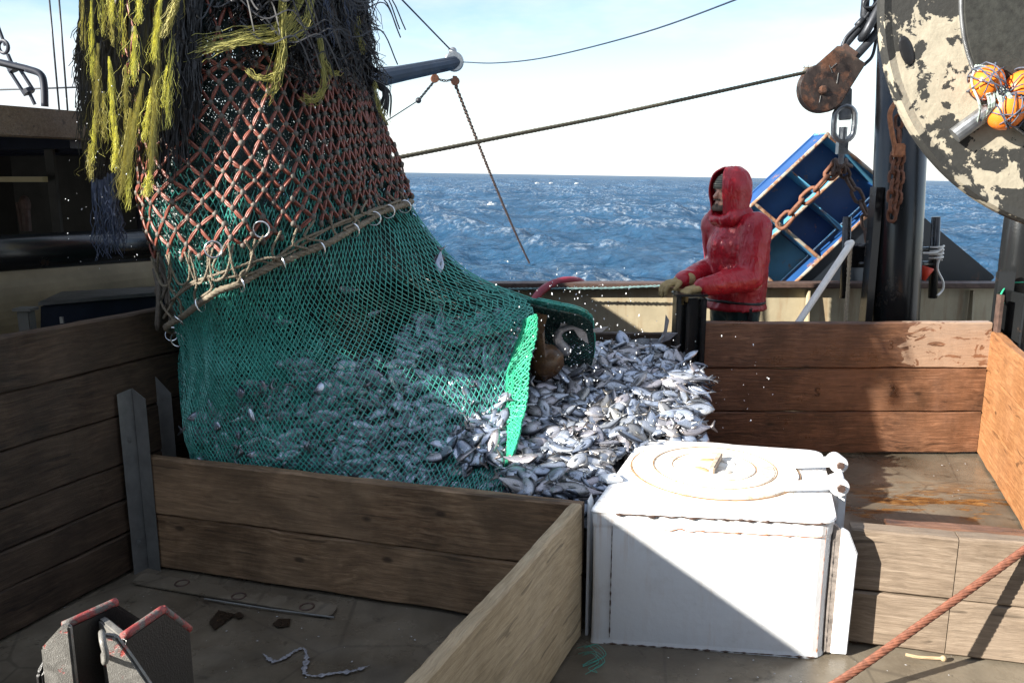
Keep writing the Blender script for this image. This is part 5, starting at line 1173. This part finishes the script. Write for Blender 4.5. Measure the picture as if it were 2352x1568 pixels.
while len(pts) < 262 and tries < 30000:
    tries += 1; x, y = rnd.uniform(1155, 1615), rnd.uniform(775, 1145)
    if not inpoly(x, y, PILE): continue
    md = lerp(11, 23, (y - 780) / 360)
    if any((x - a) ** 2 + ((y - c) * 1.25) ** 2 < md * md for a, c in pts): continue
    p = hit(x, y, heap)
    if p is None: continue
    pts.append((x, y)); place(p + V(0, 0, rnd.uniform(-.005, .028)), fish_rot((grad(heap, p) + Vector((0, -.35, 0))).normalized(), .30), rnd.uniform(.135, .19), FM[rnd.choice((0, 0, 1, 1, 2, 2, 3, 4))], LAB_LIT, 'loose fish in the spilled heap')
front_pts = []
tries = 0
while len(front_pts) < 34 and tries < 9000:       # the largest fish pressed against the front of the net
    tries += 1; x, y = rnd.uniform(450, 1150), rnd.uniform(1010, 1125)
    if y > 1068 + (x - 450) * .09: continue
    if any((x - a) ** 2 + (y - c) ** 2 < 26 ** 2 for a, c in front_pts): continue
    front_pts.append((x, y)); p = hit(x, y, inside, 3.5)
    if p is None: continue
    place(p + V(0, 0, .01), fish_rot(Vector((0, -.5, .8)).normalized(), .4), rnd.uniform(.15, .2), FM[rnd.choice((0, 1, 2, 4))], LAB_NET, 'fish showing through the net')
# the uncountable rest: deeper layers of the heap and the catch inside the net, one object
vall = []; fall = []; call = []; b0 = 0
def bake(P, R, L, me):
    global b0
    n = len(me.vertices); co = np.empty(n * 3); me.vertices.foreach_get('co', co); co = co.reshape(-1, 3) * L
    R3 = np.array(R.to_3x3()); co = co @ R3.T + np.array(P); vall.append(co); fall.extend([tuple(i + b0 for i in p.vertices) for p in me.polygons]); b0 += n
    c = np.empty(n * 4, 'f'); me.color_attributes['skin'].data.foreach_get('color', c); c = c.reshape(-1, 4).copy(); c[:, :3] *= rnd.uniform(.7, 1.2); call.append(c)
LOW = fish_mesh(0, 1, 1)
cnt = 0; tries = 0
while cnt < 520 and tries < 6000:
    tries += 1; x, y = rnd.uniform(1130, 1625), rnd.uniform(775, 1150)
    if not inpoly(x, y, PILE): continue
    p = hit(x, y, heap)
    if p is None: continue
    bake(p - V(0, 0, rnd.uniform(.004, .04)), fish_rot(grad(heap, p), .4), rnd.uniform(.14, .19), FM[rnd.randrange(6)]); cnt += 1
for k in range(170):        # tumbling down the right end of the heap
    y = rnd.uniform(3.8, 4.95); x = rnd.uniform(.86, 1.16); zt_ = heap(.8, y) * (1 - smooth((x - .84) / .36)) ; p = V(x, y, max(.06, zt_ * rnd.uniform(.75, 1.0)))
    bake(p, fish_rot(V(.8, -.3, .5).normalized(), .5), rnd.uniform(.13, .18), FM[rnd.randrange(6)])
cnt = 0; tries = 0
while cnt < 620 and tries < 9000:
    tries += 1; x, y = rnd.uniform(440, 1200), rnd.uniform(735, 1130)
    if not inpoly(x, y, NETP): continue
    p = hit(x, y, inside, 3.55)
    if p is None: continue
    bake(p + V(0, 0, rnd.uniform(-.03, .02)), fish_rot((grad(inside, p) + Vector((0, -.5, 0))).normalized(), .4), rnd.uniform(.14, .19), FM[rnd.randrange(6)]); cnt += 1
cnt = 0
while cnt < 1000:          # fish pressed flat against the inside of the net
    u = rnd.uniform(.12, 3.95); v = rnd.uniform(6.0, 10.6); p = sv(u, v, -.03 - rnd.random() * .05)
    if p.z < .36 or v < 6.3 + .36 * u + 1.0 * nz(u * 2, v, 5) + (.45 if u > 2.2 else 0): continue
    n_ = (sv(u, v, .03) - sv(u, v, 0)).normalized(); bake(p, fish_rot(n_, .28), rnd.uniform(.13, .18), FM[rnd.randrange(5)]); cnt += 1
for (xx, yy, uu) in ((800, 665, 0), (705, 605, 0), (745, 620, 0), (940, 590, 0), (690, 815, 0), (735, 800, 0), (600, 720, 0), (1010, 600, 0), (560, 870, 0), (520, 830, 0), (650, 740, 0), (860, 720, 0)):
    p = at_y(xx, yy, 3.72 + .25 * smooth((xx - 700) / 300)); bake(p, fish_rot(Vector((.2, -1, .2)).normalized(), .3), rnd.uniform(.08, .14), FM[rnd.randrange(6)])
me = bpy.data.meshes.new('fish_mass'); me.from_pydata(np.concatenate(vall).tolist(), [], fall)
ca = me.color_attributes.new('skin', 'FLOAT_COLOR', 'POINT'); ca.data.foreach_set('color', np.concatenate(call).ravel())
me.polygons.foreach_set('use_smooth', [True] * len(me.polygons)); me.update()
fmass = link('fish_mass', me, M['fish']); tag(fmass, 'mass of small silver fish packed in the net and under the spilled heap', 'fish', kind='stuff')
# dark filler under the fish: hides the deck, its colour paints the shaded gaps
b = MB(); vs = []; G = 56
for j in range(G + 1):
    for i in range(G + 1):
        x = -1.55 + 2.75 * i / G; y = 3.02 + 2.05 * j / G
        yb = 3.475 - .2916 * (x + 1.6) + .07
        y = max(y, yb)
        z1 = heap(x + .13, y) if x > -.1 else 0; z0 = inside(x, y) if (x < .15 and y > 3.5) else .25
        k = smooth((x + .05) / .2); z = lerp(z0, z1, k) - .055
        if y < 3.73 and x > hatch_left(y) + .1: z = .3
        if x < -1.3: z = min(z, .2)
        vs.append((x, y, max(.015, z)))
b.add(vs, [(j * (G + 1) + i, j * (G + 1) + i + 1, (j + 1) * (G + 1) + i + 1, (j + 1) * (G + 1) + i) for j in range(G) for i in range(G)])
tag(b.build('gap_filler', plain('dark gap filler', (.03, .032, .037), .3, .2, .8, 26, .8, .02), sm=True), 'dark filler below the fish heap, toned as the shade in the gaps', 'fish', kind='stuff')
# single fish that stand out
def axis_rot(head, side):
    h_ = Vector(head).normalized(); s_ = Vector(side); s_ = (s_ - h_ * s_.dot(h_)).normalized(); u_ = h_.cross(s_); return Matrix(((h_.x, s_.x, u_.x), (h_.y, s_.y, u_.y), (h_.z, s_.z, u_.z))).to_4x4()
place(at_y(1586, 950, 4.55), axis_rot((.1, 0, -1), (.5, -.8, .2)), .19, FM[0], 'single silver fish dropping head down off the right end of the heap', 0)
place(at_y(1602, 985, 4.5), axis_rot((-.35, -.2, -1), (.7, -.8, 0)), .18, FM[1], 'lowest silver fish falling past the right end of the heap', 0)
place(at_y(1565, 915, 4.35), axis_rot((1, .3, .45), (0, -1, .4)), .24, FM[0], 'bright silver fish on top of the right brink of the heap above the hatch', 0)
place(at_y(1472, 826, 4.6), axis_rot((.1, -.3, -1), (1, -.5, 0)), .19, FM[2], 'silver fish standing on its head at the back of the heap', 0)
def dogfish(label, path, r, tailfork):
    t = thing('dogfish', label, 'dogfish', path[0]); b = MB(); c = curve(path, 7); n_ = len(c); b.tube(c, [max(.006, r * (1 - (i / (n_ - 1)) ** 1.3 * .82)) for i in range(n_)], 14); b.ball(path[0], r); b.build('body', M['dog'], t, sm=True)
    e = c[-1]; d_ = (c[-1] - c[-3]).normalized(); s_ = d_.cross(V(0, 1, 0)).normalized(); m = MB()
    m.prism([e - d_ * .05 + s_ * .006, e + d_ * .03 + s_ * .012, e + d_ * .125 + s_ * .05, e + d_ * .10 + s_ * .015, e + d_ * .02 - s_ * .01, e + d_ * .05 - s_ * .065, e - d_ * .01 - s_ * .045, e - d_ * .05 - s_ * .01], (0, .005, 0)); m.build('tail_fin', M['dog'], t)
    p = c[int(n_ * .55)]; dd = (c[int(n_ * .55) + 1] - p).normalized(); s2 = dd.cross(V(0, 1, 0)).normalized(); m = MB(); m.prism([p + s2 * r * .4, p + dd * .05 + s2 * (r * .4 + .045), p + dd * .06 + s2 * r * .3], (0, .005, 0)); m.build('dorsal_fin', M['dog'], t)
M['dog'] = plain('grey dogfish skin', (.3, .3, .32), .3, .1, .4, 30, .1)
dogfish('grey dogfish tail sticking straight up from the back of the heap', [at_y(1500, 850, 4.8), at_y(1503, 822, 4.78), at_y(1512, 792, 4.76), at_y(1524, 770, 4.74)], .032, 1)
dogfish('curved grey dogfish arching out of the net mouth', [at_y(1300, 805, 4.3), at_y(1282, 782, 4.28), at_y(1285, 762, 4.27), at_y(1310, 752, 4.27), at_y(1340, 758, 4.28)], .03, 1)
t = thing('flatfish', 'big brown flatfish hanging tail up in the net mouth', 'flatfish', at_y(1245, 820, 4.08))
b = MB(); prof = [(1216, 732), (1228, 728), (1240, 735), (1238, 770), (1234, 788), (1262, 792), (1284, 812), (1286, 838), (1268, 862), (1242, 876), (1220, 872), (1206, 850), (1203, 815), (1212, 795), (1214, 770), (1210, 742)]
c0 = at_y(1252, 828, 4.06); vs = [c0 + V(0, -.016, 0)] + [at_y(x + 10, y, 4.08) for x, y in prof]; nP = len(prof); vs += [c0 + V(0, .05, 0)]
ring2 = [vs[0].lerp(v_, .6) + V(0, -.006, 0) for v_ in vs[1:nP + 1]]
b.add(vs + ring2, [(0, nP + 2 + i, nP + 2 + (i + 1) % nP) for i in range(nP)] + [(nP + 2 + i, 1 + i, 1 + (i + 1) % nP, nP + 2 + (i + 1) % nP) for i in range(nP)] + [(nP + 1, 1 + (i + 1) % nP, 1 + i) for i in range(nP)])
b.build('body', M['flatfish'], t, sm=True)
b = MB(); b.prism([at_y(1218, 733, 4.06), at_y(1232, 718, 4.06), at_y(1258, 724, 4.06), at_y(1248, 765, 4.06), at_y(1228, 768, 4.06)], (0, .01, 0)); b.build('tail_fin', M['flatfish'], t)
# water drops flung off the net and the fish
b = MB()
for k in range(420):
    if k < 300: x, y = rnd.gauss(1320, 95), rnd.gauss(790, 95); Y = rnd.uniform(3.7, 4.8)
    elif k < 360: x, y = rnd.uniform(1400, 1800), rnd.uniform(760, 990); Y = rnd.uniform(4.0, 4.9)
    else: x, y = rnd.uniform(150, 320), rnd.uniform(150, 620); Y = rnd.uniform(3.1, 3.6)
    p = at_y(x, y, Y)
    if p.z < heap(p.x, p.y) + .02: continue
    r_ = (abs(rnd.gauss(.0014, .0009)) + .0006) * (.6 if k >= 360 else 1); b.ball(p, (r_, r_, r_ * rnd.uniform(1, 2.4)), 6, 4, Matrix.Rotation(rnd.uniform(-.7, .7), 4, 'Y'))
tag(b.build('water_drops', M['drop'], sm=True, fix=False), 'spray of water drops flying off net and fish', 'spray', kind='stuff')

# ------------------------------------------------------------------ the man
YM = 5.45
man = thing('person', 'person in wet red hooded rain jacket and tan gloves leaning on the black pen post', 'person', (1.47, 5.5, 0))
fw = Vector((-.90, -.43, 0)).normalized(); lf = Vector((.43, -.90, 0)).normalized()      # forward, his left (towards the viewer)
hip = V(1.50, 5.52, .95); chest = V(1.485, 5.50, 1.28); neck = V(1.455, 5.485, 1.50); head = V(1.41, 5.47, 1.625)
shL = chest + lf * .185 + V(-.01, 0, .13); shR = chest - lf * .185 + V(-.02, 0, .13)
elL = pt(1722, 1.10, 5.27); wrL = pt(1612, 1.062, 5.12); elR = pt(1650, 1.13, 5.70); wrR = pt(1566, 1.085, 5.24)
b = MB(); capsule(b, hip, .13, chest, .15); capsule(b, chest, .15, neck, .07); capsule(b, neck, .055, head - V(0, 0, .06), .058)
b.ball(head + V(0, 0, .02), (.085, .085, .105), 20, 14); capsule(b, head + fw * .05 - V(0, 0, .06), .05, head + fw * .035 - V(0, 0, .02), .062)
capsule(b, head + fw * .088 + V(0, 0, .018), .011, head + fw * .112 - V(0, 0, .018), .017); b.ball(head + fw * .07 - V(0, 0, .085), (.03, .03, .024)); capsule(b, head + fw * .078 + lf * .03 + V(0, 0, .034), .014, head + fw * .082 - lf * .03 + V(0, 0, .034), .014)
capsule(b, head + fw * .085 + lf * .014 - V(0, 0, .05), .011, head + fw * .085 - lf * .014 - V(0, 0, .05), .011)
for s in (-1, 1):
    b.ball(head + lf * s * .088 - fw * .008, (.014, .014, .03)); capsule(b, head + fw * .06 + lf * s * .042 - V(0, 0, .01), .022, head + fw * .055 + lf * s * .04 - V(0, 0, .02), .022)
    h0 = hip + lf * s * .09; kn = V(h0.x, h0.y, .5) + fw * .02; an = V(h0.x, h0.y, .09) - fw * .02
    capsule(b, h0, .085, kn, .058); capsule(b, kn, .056, an, .042); capsule(b, an - V(0, 0, .045), .04, an + fw * .15 - V(0, 0, .05), .035)
capsule(b, shL, .06, elL, .045); capsule(b, elL, .045, wrL, .032); capsule(b, shR, .06, elR, .045); capsule(b, elR, .045, wrR, .032)
body = link('body', fused(b, .009, 3, .4), M['skin'], man, smoothf=True)
def face_bit(name, mat, fn):
    m = MB(); fn(m); return m.build(name, mat, man, sm=True)
for s in (-1, 1): face_bit('eye', M['tasblack'], lambda m: m.ball(head + fw * .083 + lf * s * .033 + V(0, 0, .017), (.010, .010, .006), 10, 6))
def beard(m):
    for s in (-1, 1): capsule(m, head + lf * s * .074 + fw * .02 - V(0, 0, .03), .014, head + lf * s * .045 + fw * .07 - V(0, 0, .085), .02)
    capsule(m, head + lf * .035 + fw * .085 - V(0, 0, .092), .021, head - lf * .035 + fw * .085 - V(0, 0, .092), .021); capsule(m, head + lf * .028 + fw * .098 - V(0, 0, .038), .007, head - lf * .028 + fw * .098 - V(0, 0, .038), .007); m.ball(head + fw * .095 - V(0, 0, .075), (.014, .014, .014))
m = MB(); beard(m); link('beard', fused(m, .005, 2), M['beard'], man, smoothf=True)
m = MB(); m.ball(head + V(0, 0, .055), (.098, .098, .085), 20, 12); m.lathe(head + V(0, 0, .045), (0, 0, 1), [(.098, -.015), (.104, -.012), (.104, .02), (.098, .024)], 24); m.build('knit_cap', M['cap'], man, sm=True)
# jacket
def wr(c):
    q = Vector(c); wx = nz(q.x * 5, q.y * 5, q.z * 5) * 2.2
    fold = abs(nz(q.x * 17 + wx, q.y * 17, q.z * 5.5 + wx)); f2 = abs(nz(q.x * 9 - q.z * 12 + wx, q.y * 9, q.z * 16))
    return .0075 * (.3 - fold) + .0055 * (.28 - f2) + .003 * nz(q.x * 30, q.y * 30, q.z * 24)
j = MB(); j.tube([V(1.50, 5.505, z) for z in (.868, .873, .93, 1.0, 1.12, 1.24, 1.32)], [.198, .204, .188, .194, .2, .2, .19], 28, flat=1.0); capsule(j, V(1.485, 5.50, 1.13), .17, chest + V(.01, 0, -.02), .205, 20); capsule(j, chest + V(0, 0, .02), .195, neck - V(0, 0, .05), .11, 20); capsule(j, shL + V(0, 0, -.01), .105, shR + V(0, 0, -.01), .105, 18)
capsule(j, chest + fw * .05, .15, hip + fw * .05 + V(0, 0, .05), .14, 16)
for a, e, w in ((shL, elL, wrL), (shR, elR, wrR)): capsule(j, a, .105, e, .088, 16); capsule(j, e, .09, e.lerp(w, .55), .075, 16); capsule(j, e.lerp(w, .5), .076, w, .056, 16)
link('jacket', fused(j, .013, 4, .5, wr), M['jacket'], man, smoothf=True)
# hood with an open front
def hood_pt(a, h):  # a: angle round from the front, h: 0 bottom..1 top
    return None
hb = MB(); vs = []; na, nh = 26, 14; a0 = math.radians(31)
for k in range(nh + 1):
    h_ = k / nh; lat = lerp(-1.0, 1.45, h_)
    for i in range(na + 1):
        a = a0 * (1 - .45 * smooth((h_ - .55) / .45)) + (2 * math.pi - 2 * a0 * (1 - .45 * smooth((h_ - .55) / .45))) * i / na
        rx = .130; rad = math.cos(lat * .92) if lat > 0 else 1.0 + .2 * lat; z = .02 + .140 * math.sin(max(lat, 0) * 1.05) if lat > 0 else .02 + .155 * lat * 1.15
        fr_ = math.cos(a); ex = 1.0 + .2 * max(0, fr_) * smooth(h_ * 1.3)
        p = head + V(0, 0, z) + fw * (math.cos(a) * rx * rad * ex - .012) + lf * (math.sin(a) * rx * .86 * rad)
        p += (p - head).normalized() * (wr(p) * 1.1 + .012 * nz(a * 3, h_ * 5, 2)); vs.append(p)
hb.add(vs, [(k * (na + 1) + i, k * (na + 1) + i + 1, (k + 1) * (na + 1) + i + 1, (k + 1) * (na + 1) + i) for k in range(nh) for i in range(na)])
top = len(hb.v); hb.add([], [])
hm = evalmesh(hb.mesh('hood'), [('SOLIDIFY', dict(thickness=.014, offset=1.0)), ('SUBSURF', dict(levels=1, render_levels=1))])
link('hood', hm, M['jacket'], man, smoothf=True)
cl = MB(); capsule(cl, head + lf * .06 + fw * .065 - V(0, 0, .165), .034, head - lf * .06 + fw * .065 - V(0, 0, .165), .034); capsule(cl, head + lf * .085 + fw * .03 - V(0, 0, .15), .06, head + lf * .06 - fw * .07 - V(0, 0, .14), .07); capsule(cl, head - lf * .085 + fw * .03 - V(0, 0, .15), .06, head - lf * .06 - fw * .07 - V(0, 0, .14), .07); capsule(cl, head - fw * .06 - V(0, 0, .14), .08, neck - V(0, 0, .06), .12)
link('collar', fused(cl, .011, 3, .5, wr), M['jacket'], man, smoothf=True)
tr = MB()
for s in (-1, 1):
    h0 = hip + lf * s * .085 - V(0, 0, .03); kn = V(h0.x, h0.y, .5); an = V(h0.x, h0.y, .1); capsule(tr, h0, .115, kn, .088); capsule(tr, kn, .088, an, .078)
    capsule(tr, an - V(0, 0, .02), .06, an + fw * .17 - V(0, 0, .04), .05)
capsule(tr, hip - V(0, 0, .05) + lf * .06, .13, hip - V(0, 0, .05) - lf * .06, .13)
link('trousers', fused(tr, .014, 3, .5, wr), M['trousers'], man, smoothf=True)
bt_ = MB(); bz = .925; bt_.tube([V(1.50, 5.505, bz) + Vector((math.cos(a), math.sin(a), 0)) * (.187 + .003 * math.sin(5 * a)) + V(0, 0, .008 * math.sin(a * 2)) for a in np.linspace(0, 2 * math.pi, 48)[:-1]], .011, 6, closed=True); bt_.build('belt', M['tasblack'], man, sm=True)
bt_ = MB(); bt_.box(V(1.545, 5.318, .82), (.03, .02, .16)); bt_.build('belt_knife', M['tasblack'], man, bevel=.006)
def glove(w, el, tip_dir, side, label=None):
    """gloved hand resting over the post top: palm, four bent fingers, thumb"""
    g = MB(); d_ = Vector(tip_dir).normalized(); s_ = Vector(side); s_ = (s_ - d_ * s_.dot(d_)).normalized(); up = d_.cross(s_) * (1 if d_.cross(s_).z > 0 else -1)
    capsule(g, w - d_ * .05, .046, w + d_ * .02, .04); pc_ = w + d_ * .055
    for k in (-1, -.33, .33, 1): capsule(g, w + d_ * .02 + s_ * k * .024, .021, w + d_ * .085 + s_ * k * .034, .0185)
    for k, L in ((-1.15, .068), (-.38, .084), (.38, .08), (1.1, .06)):
        p0 = w + d_ * .09 + s_ * k * .031; p1 = p0 + d_ * L * .48 - up * L * .16 + s_ * k * .006; p2 = p1 + d_ * L * .26 - up * L * .36; p3 = p2 - up * L * .32 + d_ * .004
        capsule(g, p0, .0135, p1, .0125); capsule(g, p1, .0125, p2, .0118); capsule(g, p2, .0118, p3, .0105)
    t0 = w + d_ * .03 + s_ * -.034; t1 = t0 + d_ * .035 - s_ * .03 - up * .012; t2 = t1 + d_ * .03 - s_ * .008 - up * .018
    capsule(g, t0, .018, t1, .0145); capsule(g, t1, .0145, t2, .012)
    link('glove', fused(g, .0045, 3, .45), M['glove'], man, smoothf=True)
glove(wrL, elL, (-.80, -.25, -.16), (.3, -1, 0)); glove(wrR, elR, (-.86, -.30, -.12), (-.3, 1, 0))

# ------------------------------------------------------------------ gulls over the sea
def gull(P, span, label, up=.3):
    t = thing('gull', label, 'gull', P, 'white gulls over the sea')
    b = MB(); capsule(b, P + V(-.16, 0, 0), .035, P + V(.1, 0, .01), .06, 10, 3); b.ball(P + V(.17, 0, .03), .04, 8, 6); b.rod(P + V(.2, 0, .03), P + V(.26, 0, .02), .012, 6, .004); b.build('body', M['feather'], t, sm=True)
    for s in (-1, 1):
        m = MB(); m.prism([P + V(.08, 0, .03), P + V(.10, s * span * .25, .03 + up * .2), P + V(-.02, s * span * .5, .03 + up * .1), P + V(-.08, s * span * .25, .03 + up * .18), P + V(-.08, 0, .03)], (0, 0, .012)); m.build('wing', M['feather'], t)
gull(at_y(1233, 421, 85), 1.1, 'white gull low over the sea, leftmost of the distant three'); gull(at_y(1265, 421, 88), 1.0, 'white gull low over the sea, middle one of the distant three'); gull(at_y(1324, 422, 86), 1.0, 'white gull low over the sea, rightmost of the distant three'); gull(at_y(1126, 470, 52), 1.2, 'nearest white gull on the sea right of the net', .6)

# ------------------------------------------------------------------ deck litter
b = MB()
for k in range(130):
    x, y = (rnd.uniform(120, 1250), rnd.uniform(1330, 1565)) if k < 70 else (rnd.uniform(1350, 2350), rnd.uniform(1500, 1566)) if k < 95 else (rnd.uniform(1960, 2300), rnd.uniform(1050, 1180))
    p = at_z(x, y, .0075); r_ = abs(rnd.gauss(.0016, .0011)) + .0006; b.ball(p, (r_ * rnd.uniform(1, 2), r_, r_ * .12), 6, 3, Matrix.Rotation(rnd.uniform(0, 3), 4, 'Z'))
tag(b.build('fish_scales', M['foam'], sm=True, fix=False), 'loose fish scales scattered over the wet deck', 'scales', kind='stuff')
t = thing('deck_plate', 'flush rounded steel deck plate with lifting rings before the front plank wall', 'deck plate', at_z(560, 1380, 0))
b = MB(); poly = rounded([at_z(330, 1316, .008), at_z(778, 1392, .008), at_z(760, 1418, .008), at_z(300, 1340, .008)], .03, 4); b.prism(poly, (0, 0, .006)); b.build('plate', M['deck'], t)
for x, y in ((418, 1338), (548, 1368), (705, 1392)): b = MB(); b.torus(at_z(x, y, .016), .028, .004, (0, 0, 1), 20, 6); b.build('lifting_ring', M['rustdark'], t, sm=True)
b = MB(); b.tube([at_z(470, 1374, .012), at_z(620, 1398, .012), at_z(768, 1417, .012)], .004, 6); tag(b.build('edge_bar', M['greysteel']), 'thin bright edge bar on the deck before the deck plate', 'bar')
def blob(name, pix, z, mat, label, cat, hgt=.004):
    m = MB(); m.prism([at_z(x, y, z) for x, y in pix], (0, 0, hgt)); return tag(m.build(name, mat), label, cat)
fo = MB(); fpath = curve([at_z(x, y, .010) for x, y in ((603, 1499), (628, 1517), (655, 1508), (676, 1494), (698, 1488), (704, 1512), (699, 1542), (722, 1551), (770, 1544), (812, 1539), (850, 1526))], 14)
vs = []
for i, p in enumerate(fpath):
    d_ = (fpath[min(i + 1, len(fpath) - 1)] - fpath[max(0, i - 1)]).normalized(); sd_ = Vector((-d_.y, d_.x, 0)); w_ = .013 * (.2 + 1.5 * abs(nz(i * .17, 2, 0)) + .5 * nz(i * .6, 7, 0)) * min(1, i / 6, (len(fpath) - 1 - i) / 8) + .0006
    vs += [p + sd_ * (w_ + .004 * nz(i * .8, 1, 1)), p + V(0, 0, .0005), p - sd_ * (w_ + .004 * nz(i * .8, 5, 1))]
fo.add(vs, [(3 * i + k, 3 * i + k + 1, 3 * i + k + 4, 3 * i + k + 3) for i in range(len(fpath) - 1) for k in (0, 1)])
tag(fo.build('foam_streak', plain('grey foam film', (.22, .22, .24), .35, 0, .8, 90, .3), fix=False), 'white foamy slime streak on the dark deck', 'slime')
M['hole'] = plain('black brown bare patch', (.018, .012, .008), .3, 0, .6, 40, .4)
for pix, lab in (([(480, 1428), (502, 1400), (540, 1410), (520, 1425), (492, 1446)], 'dark torn paint patch on the deck, left of the five'), ([(534, 1412), (550, 1404), (562, 1414), (548, 1420)], 'dark torn paint patch on the deck, second of the five'), ([(625, 1432), (640, 1420), (668, 1420), (664, 1436), (640, 1440)], 'dark torn paint patch on the deck, third of the five')):
    blob('paint_patch', pix, .0085, M['hole'], lab, 'paint patch', .0008)
b = MB()
for k in range(7):
    p = at_z(1340 + rnd.uniform(-18, 20), 1495 + rnd.uniform(-12, 12), .02); b.tube(curve([p, p + V(.04, -.02, .02), p + V(.07, -.05, .0), p + V(.03, -.08, -.008), p + V(rnd.uniform(-.03, .06), -.1, -.012)], 5), .0011, 4)
tag(b.build('twine_scrap', M['netgreen']), 'tangled scrap of green twine at the foot of the hatch', 'twine')
b = MB(); b.tube(curve([at_z(2080, 1502, .014), at_z(2110, 1508, .012), at_z(2150, 1510, .012), at_z(2166, 1511, .014)], 5), .006, 6); b.ball(at_z(2167, 1511, .014), .011); tag(b.build('twig', M['wood_pale']), 'pale little stick on the deck below the weathered wall', 'stick')
